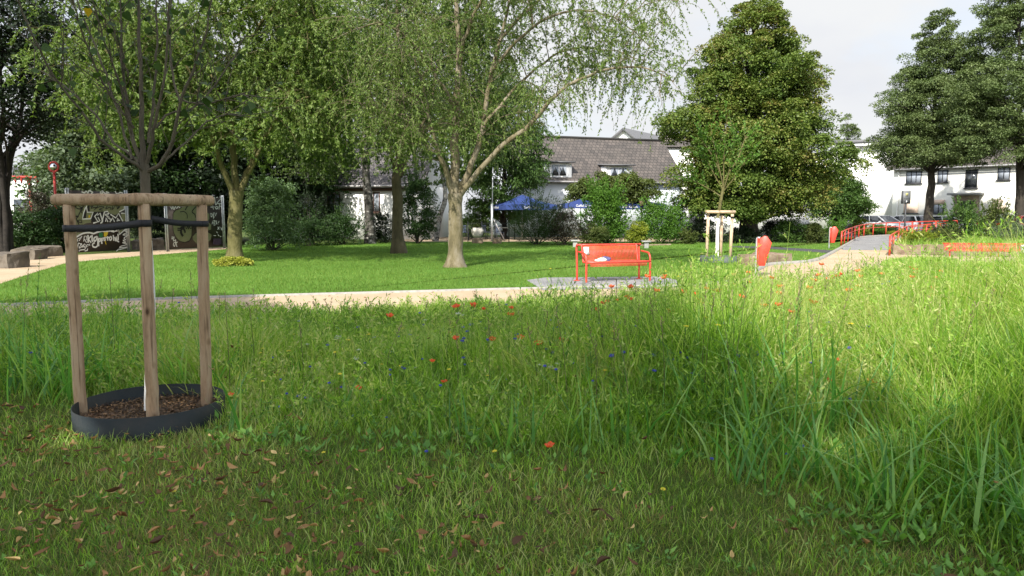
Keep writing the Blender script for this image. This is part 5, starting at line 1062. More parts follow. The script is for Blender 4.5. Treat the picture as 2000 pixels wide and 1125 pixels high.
# ================================================================== PARASOLS
def textmesh(txt, size, mat_, parent, loc, rot, thick=.001, name='lettering'):
    cu = bpy.data.curves.new(name, 'FONT'); cu.body = txt; cu.size = size; cu.extrude = thick; cu.align_x = 'CENTER'
    t_ = bpy.data.objects.new(name, cu); COL.objects.link(t_); bpy.context.view_layer.update(); me = bpy.data.meshes.new_from_object(t_); bpy.data.objects.remove(t_); bpy.data.curves.remove(cu)
    me.name = name; me.materials.clear(); me.materials.append(mat_); o = bpy.data.objects.new(name, me); COL.objects.link(o); o.parent = parent; o.location = loc; o.rotation_euler = rot; return o
def parasol(px, y_ap, y_edge, Y, half, label, rz):
    b0 = AT(px, 440, Y) * [1, 1, 0]; za = AT(px, y_ap, Y)[2]; zed = AT(px, y_edge, Y)[2]
    root = empty('parasol', tuple(b0), label, 'parasol', rz=rz, group='blue parasols on the terrace')
    MB().cyl((0, 0, 0), (0, 0, za), .03, k=8).make('pole', M['steel'], root)
    mb = MB(); cor = []
    for k in range(8):
        a = k * PI / 4; r = half * (1.38 if k % 2 else 1.0); cor.append((r * math.cos(a), r * math.sin(a), zed))
    nseg = 5
    for k in range(8):
        A_, B_ = np.array(cor[k]), np.array(cor[(k + 1) % 8]); rows = []
        for i in range(nseg + 1):
            t = i / nseg; sag = math.sin(t * PI) * -.06
            ap = np.array([0, 0, za]); p = ap + (A_ - ap) * t + [0, 0, sag]; q = ap + (B_ - ap) * t + [0, 0, sag]; rows.append((p, q))
        for i in range(nseg): mb.add([rows[i][0], rows[i + 1][0], rows[i + 1][1], rows[i][1]], [[0, 1, 2, 3]])
    mb.make('canopy', M['blue'], root)
    mb = MB()
    for k in range(8):
        A_, B_ = np.array(cor[k]), np.array(cor[(k + 1) % 8]); mb.add([A_, B_, B_ * [1.01, 1.01, 1] - [0, 0, .28], A_ * [1.01, 1.01, 1] - [0, 0, .28]], [[0, 1, 2, 3]])
    va = mb.make('valance', M['blue'], root)
    textmesh('Gaffel Kölsch', .2, M['white_letter'], va, (0, -half * 1.02 - .02, zed - .2), (PI / 2, 0, 0))
    textmesh('Gaffel Kölsch', .2, M['white_letter'], va, (-half * 1.02 - .02, 0, zed - .2), (PI / 2, 0, -PI / 2))
parasol(1020, 380, 401, 43.0, 1.62, 'leftmost and largest blue parasol with white lettering, beside the steel pole', .35)
parasol(1134, 388, 398, 44.2, 1.2, 'blue parasol mostly hidden between the purplish bush and the laurel', .1)
parasol(1222, 388, 400, 44.5, 1.05, 'blue parasol right behind the tall laurel with white lettering on its edge', 0)
parasol(1253, 389, 399, 46.4, 1.2, 'rightmost blue parasol under the flat rounded tree', .2)
# lantern in front
lb = AT(1252, 440, 43) * [1, 1, 0]; root = empty('lantern', tuple(lb), 'dark hanging-style lantern on a thin post before the rightmost parasol', 'lantern'); zz = AT(1252, 397, 43)[2]
MB().cyl((0, 0, 0), (0, 0, zz - .2), .025, k=8).make('post', M['black'], root); MB().box((0, 0, zz), (.2, .2, .32), taper=1.3).make('lamp_housing', M['frame_brown'], root); MB().box((0, 0, zz + .21), (.28, .28, .08), taper=.4).make('cap', M['black'], root)

# ================================================================== TERRACE THINGS
g = AT(961, 464, 41.5) * [1, 1, 0]; root = empty('steel_pole', tuple(g), 'tall pale steel pole with a slanting brace beside the left parasol', 'pole')
MB().cyl((0, 0, 0), (0, 0, AT(961, 398, 41.5)[2]), .07, k=12).make('pole', M['steel'], root); MB().cyl((.1, 0, 1.25), (.75, 0, 0), .03, k=8).make('brace', M['gutter'], root)
MB().cyl((.02, 0, AT(961, 398, 41.5)[2]), (.06, 0, 4.2), .03, k=8).make('upper_tube', M['steel'], root)
g = G(932, 474.0); zt = .27; root = empty('planter_pot', (g[0], g[1] + .3, zt), 'round pale stoneware planter pot with small plants on a sandstone cube', 'planter')
MB().lathe([(.001, .0), (.2, .0), (.28, .12), (.34, .3), (.34, .42), (.27, .5), (.28, .54), (.24, .54), (.22, .46), (.001, .44)], k=28).make('pot', M['pot'], root, smooth=True)
mb = MB(); rg = np.random.default_rng(9); clumped(mb, rg.normal(size=(12, 3)) * [.1, .1, .05] + [0, 0, .58], np.full(12, .12), 40, .08, .04, rg); mb.make('plant', M['lf_olive'], root)
def fence(a, b, label, zt=1.05):
    a = np.array(a) * [1, 1, 0]; b = np.array(b) * [1, 1, 0]; root = empty('wire_fence', tuple(a), label, 'fence'); d = b - a; L = np.linalg.norm(d)
    for t in (0, .34, .67, 1): MB().bar(d * t, d * t + [0, 0, zt + .1], .05).make('post', M['frame_dark'], root)
    mb = MB()
    for z in (.1, .35, .6, .85, zt): mb.bar([0, 0, z], d + [0, 0, z], .012)
    for i in range(int(L / .12)): mb.bar(d * i * .12 / L + [0, 0, .1], d * i * .12 / L + [0, 0, zt], .005)
    mb.make('wire_panel', M['frame_dark'], root)
fence(G(914, 473), G(994, 473.5), 'dark wire mesh fence at the terrace edge behind the planter')
def chair(px, Y, label, rz):
    g = AT(px, 440, Y) * [1, 1, 0]; root = empty('garden_chair', tuple(g), label, 'chair', rz=rz)
    for x in (-.22, .22):
        for y in (-.2, .2): MB().bar((x, y, 0), (x, y, .45 if y < 0 else .85), .035).make('leg', M['frame_dark'], root)
    mb = MB(); [mb.bar((-.24, -.2 + k * .08, .45), (.24, -.2 + k * .08, .45), .06, .02) for k in range(6)]; mb.make('seat', M['chair_blue'], root)
    mb = MB(); [mb.bar((-.24, .21, .52 + k * .085), (.24, .21, .52 + k * .085), .02, .06) for k in range(5)]; mb.make('backrest', M['chair_blue'], root)
chair(906, 43.5, 'blue-grey slatted garden chair just right of the pale tree trunk', 2.8); chair(975, 43.2, 'blue-grey slatted garden chair behind the steel pole', .4); chair(950, 44.5, 'blue-grey slatted garden chair between the planter and the steel pole', 2.2)
g = AT(978, 440, 44) * [1, 1, 0]; root = empty('garden_table', tuple(g + [.3, .6, 0]), 'garden table with a pale edge under the left parasol', 'table')
MB().box((0, 0, .72), (1.3, .7, .04)).make('table_top', M['frame_white'], root)
for x in (-.55, .55): MB().box((x, 0, .35), (.06, .5, .7)).make('leg', M['frame_dark'], root)

# ================================================================== SIGN
g = AT(1767, 440, 46) * [1, 1, 0]; root = empty('parking_sign', tuple(g), 'grey parking sign with a scrolled top in front of the cream house', 'sign', rz=.12)
zt, zb = AT(1767, 373, 46)[2], AT(1767, 398, 46)[2]; zm = (zt + zb) / 2; hh = zt - zb; ww = .52
MB().cyl((0, 0, 0), (0, 0, zb), .05, k=10).make('post', M['frame_dark'], root)
bd = MB().box((0, 0, zm), (ww, .1, hh)).make('board', M['sign_grey'], root); MB().box((-ww / 2 - .02, 0, zm), (.04, .12, hh)).make('edge_strip', M['frame_dark'], root)
yf = -.055
mb = MB()
for k in range(5):
    a = PI * (k + .5) / 5; c = (math.cos(a) * .2, 0, zt + .05 + math.sin(a) * .13); blob(mb, c, (.045, .02, .045), np.random.default_rng(k), 0, 10, 8, 1)
tp(mb, [(-.24, 0, zt), (-.15, 0, zt + .13), (0, 0, zt + .19), (.15, 0, zt + .13), (.24, 0, zt)], .012, 6); mb.make('scroll_crest', M['steel'], root)
MB().box((.0, yf, zm + hh * .24), (.17, .006, hh * .2), taper=1).make('emblem', M['emblem'], bd)
textmesh('PARK', .085, M['ink'], bd, (0, yf, zm + hh * .03), (PI / 2, 0, 0)); textmesh('LANDHAUS', .085, M['ink'], bd, (0.02, yf, zm - hh * .1), (PI / 2, 0, 0))
MB().box((0, yf, zm - hh * .33), (.19, .006, .19)).make('parking_box', M['ink'], bd); textmesh('P', .2, M['white_letter'], bd, (.0, yf - .006, zm - hh * .33 - .07), (PI / 2, 0, 0))
for s in (-1, 1): MB().add([(s * .12, yf, zm - hh * .33 + .025), (s * .12, yf, zm - hh * .33 - .025), (s * .2, yf, zm - hh * .33)], [[0, 1, 2] if s > 0 else [0, 2, 1]]).make('arrow', M['ink'], bd)

# ================================================================== CARS
def car(loc, rz, label, paint, L=4.1, H=1.48, kind='hatch'):
    root = empty('parked_car', (loc[0], loc[1], 0), label, 'car', rz=rz, group='cars parked before the cream house'); s = L / 4.2
    st = [(-2.1, .70, .42, .78), (-2.04, .82, .28, .98), (-1.6, .87, .22, .98), (-.6, .89, .2, .96), (.5, .89, .2, .94), (1.1, .88, .22, .92), (1.75, .84, .25, .80), (2.02, .72, .3, .66), (2.1, .6, .4, .55)]
    k = 10; V = []
    for x, hw, zb, zt in st:
        ring = [(-hw * .8, zb), (hw * .8, zb), (hw, zb + .15), (hw * 1.01, (zb + zt) / 2), (hw * .97, zt - .05), (hw * .86, zt), (-hw * .86, zt), (-hw * .97, zt - .05), (-hw * 1.01, (zb + zt) / 2), (-hw, zb + .15)]
        V += [(x * s, y, z) for y, z in ring]
    mb = MB(); n = len(st); Fq = [[i * k + j, i * k + (j + 1) % k, (i + 1) * k + (j + 1) % k, (i + 1) * k + j] for i in range(n - 1) for j in range(k)]
    mb.add(np.array(V), Fq); mb.addf(np.arange(k)[::-1]); mb.addf(np.arange(k) + (n - 1) * k)
    lo = [(-1.95, .74), (1.15, .76)] if kind == 'hatch' else [(-1.6, .74), (1.05, .76)]
    hi = [(-1.55, .6), (.2, .62)] if kind == 'hatch' else [(-1.0, .6), (.15, .62)]
    c = [np.array([x * s, sg * y, .93]) for x, y in lo for sg in (-1, 1)]; t = [np.array([x * s, sg * y, H - .05]) for x, y in hi for sg in (-1, 1)]
    mb.bar(t[0] * [1, 0, 1] , t[2] * [1, 0, 1], 1.22, .07)
    for a, b in ((c[0], t[0]), (c[1], t[1]), (c[2], t[2]), (c[3], t[3])): mb.bar(a, b, .08, .07)
    for sg in (0, 1): mb.bar((c[sg] + c[sg + 2]) / 2 - [.1, 0, 0], (t[sg] + t[sg + 2]) / 2, .07, .05)
    mb.make('body', M[paint], root, smooth=False, bevel=.02)
    V = [v * [.985, .97, 1] for v in c] + [v * [.985, .96, 1] for v in t]; MB().add(V, [[0, 1, 5, 4], [2, 6, 7, 3], [0, 4, 6, 2], [1, 3, 7, 5]]).make('windows', M['glass'], root)
    for x in (-1.3 * s, 1.28 * s):
        for y in (-.8, .8):
            w = MB().cyl((x, y - .1, .31), (x, y + .1, .31), .31, k=20).make('wheel', M['black'], root); MB().cyl((x, y + np.sign(y) * .06, .31), (x, y + np.sign(y) * .105, .31), .2, k=14).make('rim', M['rim'], w)
    for y in (-.62, .62):
        MB().box((-2.07 * s, y, .86), (.08, .24, .2)).make('tail_lamp', M['lamp_red'], root, bevel=.02); MB().box((1.98 * s, y, .64), (.16, .3, .13)).make('headlight', M['lamp_clear'], root, bevel=.02)
        MB().box((.75 * s, y * 1.55, .98), (.12, .16, .12)).make('wing_mirror', M[paint], root, bevel=.02)
    MB().box((-2.1 * s, 0, .62), (.03, .5, .11)).make('number_plate', M['plate'], root); MB().box((2.1 * s, 0, .42), (.03, .5, .11)).make('number_plate', M['plate'], root)
    return root
def cl(px, Y): return AT(px, 440, Y)
car(cl(1697, 60), -.3, 'dark parked car half hidden behind the beech and the yellow bush', 'car_dark')
car(cl(1722, 57), -1.25, 'small white parked car facing the path with green reflections in its windscreen', 'car_white')
car(cl(1765, 57), 1.9, 'white hatchback with dark rear window and red tail lamp beside the sign post', 'car_white')
car(cl(1848, 55.5), -.35, 'long white parked car behind the bank shrubs, right of the left linden trunk', 'car_white', L=4.5, kind='saloon')
car(cl(1965, 50), .5, 'dark car behind the trunk of the right-hand linden', 'car_dark', L=4.4)
car(cl(2012, 46.5), 1.2, 'red parked car just showing at the right edge of the photo', 'car_red')
hg = empty('clipped_hedge', tuple(cl(1790, 63) * [1, 1, 0]), 'low clipped hedge at the foot of the cream house wall', 'hedge', rz=-.8); rg = np.random.default_rng(12)
mb = MB(); n_ = 9000; P = np.c_[rg.uniform(-3, 5, n_), rg.uniform(-.35, .35, n_), rg.uniform(0, .95, n_)]; f_ = rg.random(n_); P[:, 1] = np.where(f_ < .5, -.35, P[:, 1]); P[:, 2] = np.where(f_ > .7, .95, P[:, 2]); leaves(mb, P, rg.normal(size=P.shape), rg.normal(size=P.shape) + [0, -.5, .8], .1, .06, rg); mb.make('foliage', M['lf_mid'], hg)
# ================================================================== MEADOW, LAWN GRASS, WEEDS
rg = np.random.default_rng(2024)
def vnoise(x, y, s, seed):
    """smooth value noise on arrays"""
    r = np.random.default_rng(seed).random((64, 64)); X, Y = x / s, y / s; xi, yi = np.floor(X).astype(int), np.floor(Y).astype(int); fx, fy = X - xi, Y - yi; fx = fx * fx * (3 - 2 * fx); fy = fy * fy * (3 - 2 * fy)
    g = lambda a, b: r[a % 64, b % 64]
    return (g(xi, yi) * (1 - fx) + g(xi + 1, yi) * fx) * (1 - fy) + (g(xi, yi + 1) * (1 - fx) + g(xi + 1, yi + 1) * fx) * fy
near_y = lambda x: np.interp(x, near_edge[:, 0], near_edge[:, 1])      # far limit of the meadow (near side of the path)
az = lambda x, y: 1000 + 1400 * x / (y + .15)
def start(s): return np.interp(s, [-200, 0, 130, 450, 900, 1300, 1550, 1750, 2000, 2300], [5.8, 5.6, 5.5, 4.7, 4.3, 4.0, 3.6, 3.1, 2.7, 2.4])
def topH(s, y):
    h = np.interp(s, [-200, 200, 430, 560, 900, 1050, 1280, 1400, 1550, 1750, 2100], [.72, .74, .6, .4, .42, .5, .56, .84, .72, .72, .78])
    return h * np.interp(y, [0, 7.5, 9, 11, 14, 22], [1, 1, .8, .6, .5, .45]) * np.where((y > 9.3) & (s > 470) & (s < 1000), .6, 1)
def height(x, y):
    s = az(x, y); fz = np.where(s < 1050, np.interp(y, [0, 6.5, 8, 9, 10, 12], [.95, .8, .42, .24, .12, .1]), np.interp(y, [0, 7.5, 10, 13, 22], [.95, .9, .65, .45, .4]) * np.interp(s, [1650, 1850], [1, 1.55])); u = np.clip((y - start(s)) / 1.8, 0, 1); h = .075 + topH(s, y) * fz * u * (.4 + .6 * u)
    return h * (.65 + .7 * vnoise(x + 50, y + 50, .9, 1)) * (.8 + .4 * vnoise(x + 50, y + 50, .3, 2))
inring = lambda x, y: (x - rc_[0]) ** 2 + (y - rc_[1]) ** 2 < (RR + .01) ** 2
def scatter(n, y0, y1, power=1.0, smax=1.3):
    y = y0 + (y1 - y0) * rg.random(n) ** power; x = rg.uniform(-.84 * smax, .84 * smax, n) * y; return x, y
def thin(x, y, dens):  # keep probability
    k = (rg.random(len(x)) < dens) & ~inring(x, y); return x[k], y[k]
# fine meadow blades
x, y = scatter(440000, 1.9, 21, 1.2); k = y < near_y(x) - .05 * rg.random(len(x)) + .12 * vnoise(x + 50, y + 50, .5, 5) * 2 - .1; x, y = x[k], y[k]
s = az(x, y); h = height(x, y); dn = .55 + .45 * np.clip((y - start(s)) / 1.2, 0, 1); dn *= np.where(h < .12, .55 + .6 * vnoise(x + 30, y + 50, .35, 9), 1); x, y = thin(x, y, np.clip(dn, 0, 1))
h = height(x, y) * rg.uniform(.45, 1.15, len(x)); w = (.0048 + .0062 * rg.random(len(x))) * np.clip(h / .2, .38, 1) * (1 + .085 * y)
bl = MB(); blades(bl, x, y, np.zeros(len(x)), h, w, rg, lean=.55, curl=.85, rows=3); tag(bl.make('meadow_grass', M['blade']), 'green meadow grass of uneven height covering the foreground', 'meadow grass', kind='stuff'); NB = len(x)
# short dense sward in front
x, y = scatter(330000, 1.9, 6.4, 1.0); x, y = thin(x, y, np.clip(1.7 * vnoise(x + 30, y + 30, .28, 7) * vnoise(x + 30, y + 30, .11, 8) + .45, .2, 1)); bl = MB()
blades(bl, x, y, np.zeros(len(x)), rg.uniform(.015, .05, len(x)), rg.uniform(.0018, .0036, len(x)), rg, lean=.9, curl=.8, rows=2); tag(bl.make('short_grass', M['blade_short']), 'short sparse grass between the fallen leaves at the front', 'short grass', kind='stuff')
# tall broad-leaved grasses in tufts
tx, ty = scatter(2300, 3.0, 19, 1.1, 1.15); st_ = az(tx, ty); pr = np.interp(st_, [-200, 420, 500, 950, 1050, 1300, 1420, 1600, 2100], [.95, .9, .15, .1, .18, .35, .95, .7, .95]) * (ty > start(st_) + .1) * (ty < near_y(tx) - .15) * np.where(ty > 9, .55, 1)
k = (rg.random(len(tx)) < pr) & ~inring(tx, ty); tx, ty = tx[k], ty[k]; nb = rg.integers(3, 15, len(tx)); idx = np.repeat(np.arange(len(tx)), nb); n = len(idx)
sp_ = rg.uniform(.03, .14, len(tx))[idx]; x = tx[idx] + rg.normal(size=n) * sp_; y = ty[idx] + rg.normal(size=n) * sp_
kk = ~((x - rc_[0]) ** 2 + (y - rc_[1]) ** 2 < (RR + .12) ** 2); x, y, idx = x[kk], y[kk], idx[kk]; n = len(x); h = np.clip(topH(az(x, y), y) * rg.uniform(.6, 1.22, len(tx))[idx] * rg.uniform(.45, 1.08, n) + .12, .12, .98) * np.where(az(x, y) < 1050, np.interp(y, [0, 7.5, 9, 11], [1, .9, .65, .5]), np.interp(y, [0, 8, 10.5, 20], [1, 1, .8, .8]))
h = np.minimum(h, np.where((y < 4.3), .28 + .3 * rg.random(n), h)); bl = MB(); blades(bl, x, y, np.zeros(n), h, rg.uniform(.008, .021, n) * (1 + .02 * y), rg, lean=.42, curl=1.15, rows=6)
tag(bl.make('tall_grass', M['blade_tall']), 'tufts of tall broad-bladed grass standing out of the meadow', 'tall grass', kind='stuff')
# seed heads on thin stalks
tx, ty = scatter(1500, 4.6, 17, 1.0); st_ = az(tx, ty); k = (ty > start(st_) + .8) & (ty < near_y(tx) - .1) & (rg.random(len(tx)) < np.interp(st_, [0, 450, 700, 1000, 1300, 2000], [.2, .3, .22, .4, .6, .45])) & ~inring(tx, ty); tx, ty = tx[k], ty[k]; n = len(tx)
hh = np.clip(topH(az(tx, ty), ty) * rg.uniform(.85, 1.3, n) + .14, .3, 1.0) * np.interp(ty, [0, 7.5, 10, 20], [1, 1, .75, .75]); dxy = rg.normal(size=(n, 2)) * .08
P = np.stack([np.c_[tx, ty, np.zeros(n)], np.c_[tx + dxy[:, 0] * .4, ty + dxy[:, 1] * .4, hh * .6], np.c_[tx + dxy[:, 0], ty + dxy[:, 1], hh]], 1)
mb = MB(); mb.tubes(P, np.broadcast_to([.0022, .0018, .0012], (n, 3)) * (1 + .07 * ty[:, None]), 3, v=.2 * rg.random(n))
p = np.repeat(P[:, 2:3], 14, 1); dd = norm(P[:, 2] - P[:, 1]); tt = np.linspace(-.16, .02, 14)[None, :, None] * hh[:, None, None]; p = (p + dd[:, None] * tt).reshape(-1, 3); A = norm(np.repeat(dd, 14, 0) + rg.normal(size=p.shape) * .45)
leaves(mb, p, A, rg.normal(size=p.shape), .032 * rg.uniform(.6, 1.2, len(p)) * (1 + .03 * p[:, 1]), .006 * (1 + .06 * p[:, 1]), rg)
tag(mb.make('seeding_grass', M['seed']), 'thin grass stalks with feathery seed heads rising over the meadow', 'seeding grass', kind='stuff')
# broad weeds
x, y = scatter(7500, 2.6, 15, 1.15); k = (y < near_y(x) - .1) & ~inring(x, y); x, y = x[k], y[k]; s = az(x, y); pr = np.clip(vnoise(x + 20, y + 20, .7, 12) * 1.7 - .35, 0, 1) * np.where(y < start(s) - .5, .16, 1); k = rg.random(len(x)) < pr; x, y = x[k], y[k]
nb = rg.integers(5, 12, len(x)); idx = np.repeat(np.arange(len(x)), nb); n = len(idx); a = rg.uniform(0, 2 * PI, n); hz = height(x, y)[idx] * rg.uniform(.05, .75, n); el = rg.uniform(.15, 1.1, n)
P = np.c_[x[idx] + np.cos(a) * .015 + rg.normal(size=n) * .012, y[idx] + np.sin(a) * .015 + rg.normal(size=n) * .012, hz]; A = np.c_[np.cos(a) * np.cos(el), np.sin(a) * np.cos(el), np.sin(el)]; mb = MB()
sz = (rg.uniform(.5, 1.3, len(x)) * np.where(y < start(s[:len(x)] if len(s) == len(x) else az(x, y)) - .3, .6, 1))[idx]; leaves(mb, P, A, np.c_[-np.cos(a) * .6, -np.sin(a) * .6, np.ones(n)], .058 * sz * rg.uniform(.6, 1.3, n), .024 * sz * rg.uniform(.6, 1.4, n), rg, fold=.12)
tag(mb.make('meadow_weeds', M['weed']), 'low broad-leaved weeds and clover between the grass', 'weeds', kind='stuff')
# filigree herbs (thin branching stems)
x, y = scatter(5200, 4.4, 17, 1.0); s = az(x, y); k = (y > start(s) + .2) & (y < near_y(x) - .1) & ~inring(x, y); x, y = x[k], y[k]; n = len(x); h = height(x, y) * rg.uniform(.8, 1.25, n) + np.interp(y, [0, 8, 10], [.1, .1, .05]); dxy = rg.normal(size=(n, 2)) * .06
P = np.stack([np.c_[x + dxy[:, 0] * t * h, y + dxy[:, 1] * t * h, h * t] for t in (0, .35, .7, 1)], 1); mb = MB(); mb.tubes(P, (np.array([.0022, .002, .0015, .001])[None] * (1 + .06 * y[:, None])), 3, v=rg.random(n) * .6)
Q = children(P, 6, .3, 1, .13, .6, .3, 0, 3, rg); mb.tubes(Q, np.full((len(Q), 4), .0011) * (1 + .06 * Q[:, :1, 1]), 3, v=rg.random(len(Q)))
p, tg = alongs(Q, 4, rg); leaves(mb, p, tg + rg.normal(size=p.shape) * .6, rg.normal(size=p.shape), .034 * rg.uniform(.5, 1.5, len(p)) * (1 + .03 * p[:, 1]), .01 * (1 + .05 * p[:, 1]), rg); tag(mb.make('meadow_herbs', M['blade']), 'fine-stemmed herbs woven through the meadow', 'herbs', kind='stuff')
# tall leafy stalks sticking out of the meadow
tx, ty = scatter(420, 5.2, 17, 1.0); s = az(tx, ty); k = (ty > start(s) + .9) & (ty < near_y(tx) - .1) & ~inring(tx, ty) & (rg.random(len(tx)) < np.interp(s, [0, 500, 950, 1050, 1400, 2000], [.2, .15, .15, .3, .9, .5])); tx, ty = tx[k], ty[k]; n = len(tx)
hh = np.clip(topH(az(tx, ty), ty) * rg.uniform(1.0, 1.4, n) + .16, .35, 1.1); dxy = rg.normal(size=(n, 2)) * .1
P = np.stack([np.c_[tx + dxy[:, 0] * t * t, ty + dxy[:, 1] * t * t, hh * t] for t in (0, .25, .5, .75, 1)], 1); mb = MB(); mb.tubes(P, np.array([.004, .0037, .003, .002, .0012])[None] * (1 + .05 * ty[:, None]), 4, v=rg.random(n) * .5)
m = 26; idx = np.repeat(np.arange(n), m); t = np.tile(np.linspace(.12, 1, m), n) * 4; i = np.minimum(t.astype(int), 3); u = (t - i)[:, None]; p = P[idx, i] * (1 - u) + P[idx, i + 1] * u; a = np.tile(np.arange(m) * 2.4, n) + rg.uniform(0, 6, n)[idx]; el = rg.uniform(.1, 1.1, n * m)
A = np.c_[np.cos(a) * np.cos(el), np.sin(a) * np.cos(el), np.sin(el)]; sz = (1.15 - np.tile(np.linspace(0, 1, m), n)) * rg.uniform(.6, 1.3, n)[idx]; leaves(mb, p, A, np.c_[-A[:, :2] * .5, np.ones(n * m)], .11 * sz + .015, .022 * sz + .006, rg, fold=.2)
tag(mb.make('tall_weeds', M['weed']), 'tall leafy weed stalks sticking up above the meadow grass', 'weeds', kind='stuff')
# mown lawn blades
n0 = 330000; yy = 10.5 + 28 * rg.random(n0) ** 1.35; xx = rg.uniform(-.86, .56, n0) * yy
def inpoly(x, y, P):
    c = np.zeros(len(x), bool); n = len(P); j = n - 1
    for i in range(n):
        xi, yi, xj, yj = P[i][0], P[i][1], P[j][0], P[j][1]
        c ^= ((yi > y) != (yj > y)) & (x < (xj - xi) * (y - yi) / (yj - yi + 1e-12) + xi); j = i
    return c
k = inpoly(xx, yy, lawn_pts)
pad = [G(1028, 548)[:2], G(1065, 543)[:2], G(1290, 541)[:2], G(1322, 548)[:2], G(1330, 562)[:2], G(1060, 567.5)[:2]]; k &= ~inpoly(xx, yy, pad); strip = gpts([(1420, 480.5), (1500, 482), (1628, 489.5), (1618, 495), (1500, 486.5), (1420, 483)]); k &= ~inpoly(xx, yy, strip); k &= rg.random(n0) < np.clip(.25 + 1.3 * vnoise(xx + 50, yy + 50, 1.6, 91) + .5 * vnoise(xx + 50, yy + 50, .5, 92), 0, 1)
xx, yy = xx[k], yy[k]; bl = MB(); blades(bl, xx, yy, np.zeros(len(xx)), rg.uniform(.03, .075, len(xx)), rg.uniform(.006, .011, len(xx)) * (1 + .03 * yy), rg, lean=.5, curl=.5, rows=1); tag(bl.make('lawn_grass', M['blade_lawn']), 'short bright mown grass of the park lawn', 'lawn grass', kind='stuff')
# taller rough grass by the lawn edge near the bench and the bins + island + bank
n0 = 26000; xs = rg.uniform(3.0, 9.5, n0); ys = rg.uniform(14.6, 22, n0); k = inpoly(xs, ys, lawn_pts) & (rg.random(n0) < np.clip((xs - 3) / 2.5, 0, 1) * np.clip((21 - ys) / 4, 0, 1)) & ~inpoly(xs, ys, pad); xs, ys = xs[k], ys[k]; hs = rg.uniform(.04, .17, len(xs)); zs = np.zeros(len(xs))
isl = gpts([(1718, 519), (1726, 510), (1760, 504), (1800, 503), (1850, 504), (1872, 511), (1850, 519), (1780, 522), (1735, 523)], 26)
xi = rg.uniform(10, 18, 16000); yi = rg.uniform(18, 28, 16000); k = inpoly(xi, yi, isl); xi, yi = xi[k], yi[k]
xb = rg.uniform(13, 40, 90000); yb = rg.uniform(25, 46, 90000); k = inpoly(xb, yb, np.array(bank)); xb, yb = xb[k], yb[k]
X = np.r_[xs, xi, xb]; Yv = np.r_[ys, yi, yb]; Z = np.r_[zs, np.zeros(len(xi)) + .012, np.full(len(xb), .33)]; Hh = np.r_[hs, rg.uniform(.04, .1, len(xi)), rg.uniform(.06, .34, len(xb))]
bl = MB(); blades(bl, X, Yv, Z, Hh, rg.uniform(.008, .014, len(X)) * (1 + .03 * Yv), rg, lean=.5, curl=.6, rows=2); tag(bl.make('rough_grass', M['blade']), 'rough grass along the lawn edge and on the raised bank', 'rough grass', kind='stuff')
# fallen leaves
def dryleaves(x, y, z, L, rng, tones=None):
    n = len(x); a = rng.uniform(0, 2 * PI, n); A = norm(np.c_[np.cos(a), np.sin(a), rng.normal(size=n) * .25]); Nn = norm(np.c_[rng.normal(size=(n, 2)) * .4, np.ones(n)]); B = norm(np.cross(Nn, A)); Nn = np.cross(A, B); P = np.c_[x, y, z]; L = L[:, None]; cr = rng.uniform(-.2, .9, n)[:, None]; ed = rng.uniform(-.1, .3, n)[:, None]; wd = rng.uniform(.08, .24, n)[:, None]; tw = rng.normal(size=n)[:, None] * .35
    rows = []
    for t, w in ((0, .12), (.25, .9), (.5, 1.0), (.75, .65), (1.0, .05)):
        c = P + A * L * (t - .5) + Nn * L * cr * (t - .5) ** 2 * 2 + B * L * tw * (t - .5) ** 2
        rows += [c - B * L * wd * w + Nn * L * ed * w, c, c + B * L * wd * w + Nn * L * ed * w]
    V = np.stack(rows, 1); q = [];
    for i in range(4): q += [[i * 3, i * 3 + 1, i * 3 + 4, i * 3 + 3], [i * 3 + 1, i * 3 + 2, i * 3 + 5, i * 3 + 4]]
    mb = MB(); mb.add(V.reshape(-1, 3), (np.array(q)[None] + (np.arange(n) * 15)[:, None, None]).reshape(-1, 4), np.repeat(rng.random(n) ** 1.3 if tones is None else tones, 8)); return mb
x, y = scatter(8500, 2.3, 7.0, .9); s = az(x, y); pr = np.interp(s, [-100, 500, 900, 1300, 2100], [1, .8, .25, .1, .05]) * (.25 + 3 * vnoise(x + 20, y + 20, .33, 71) ** 2) * np.where(y > start(s) - .2, .06, 1) * np.clip(.35 + vnoise(x + 20, y + 20, .5, 33), 0, 1); k = (rg.random(len(x)) < pr) & ~inring(x, y); x, y = x[k], y[k]
mb = dryleaves(x, y, rg.uniform(.03, .08, len(x)) + np.where(y > start(az(x, y)) - .2, height(x, y) * .7, 0), .022 + .055 * rg.random(len(x)) ** 1.4, rg); tag(mb.make('fallen_leaves', M['brown_leaf'], smooth=True), 'brown curled leaves lying on the grass at the front', 'fallen leaves', kind='stuff')
gp = path_pts; lx = rg.uniform(-12, 16, 9000); ly = rg.uniform(9.5, 26, 9000); k = inpoly(lx, ly, gp); lx, ly = lx[k], ly[k]
mb = dryleaves(lx, ly, np.full(len(lx), .016), .012 + .05 * rg.random(len(lx)) ** 3, rg); tag(mb.make('path_litter', M['brown_leaf'], smooth=True), 'small dry leaf bits and stones lying on the gravel path', 'litter', kind='stuff')
te = rg.integers(0, len(near_edge) - 1, 9000); uu = rg.random(9000)[:, None]; ep = near_edge[te] * (1 - uu) + near_edge[te + 1] * uu; ex, ey = ep[:, 0] + rg.normal(size=9000) * .05, ep[:, 1] + np.abs(rg.normal(size=9000)) * .12 * vnoise(ep[:, 0] + 50, ep[:, 1] + 50, .4, 55) * 2 - .05
bl = MB(); blades(bl, ex, ey, np.full(9000, .005), rg.uniform(.04, .16, 9000), rg.uniform(.007, .013, 9000), rg, lean=.7, curl=.7, rows=2); tag(bl.make('edge_grass', M['blade']), 'ragged grass creeping over the near edge of the gravel path', 'edge grass', kind='stuff')
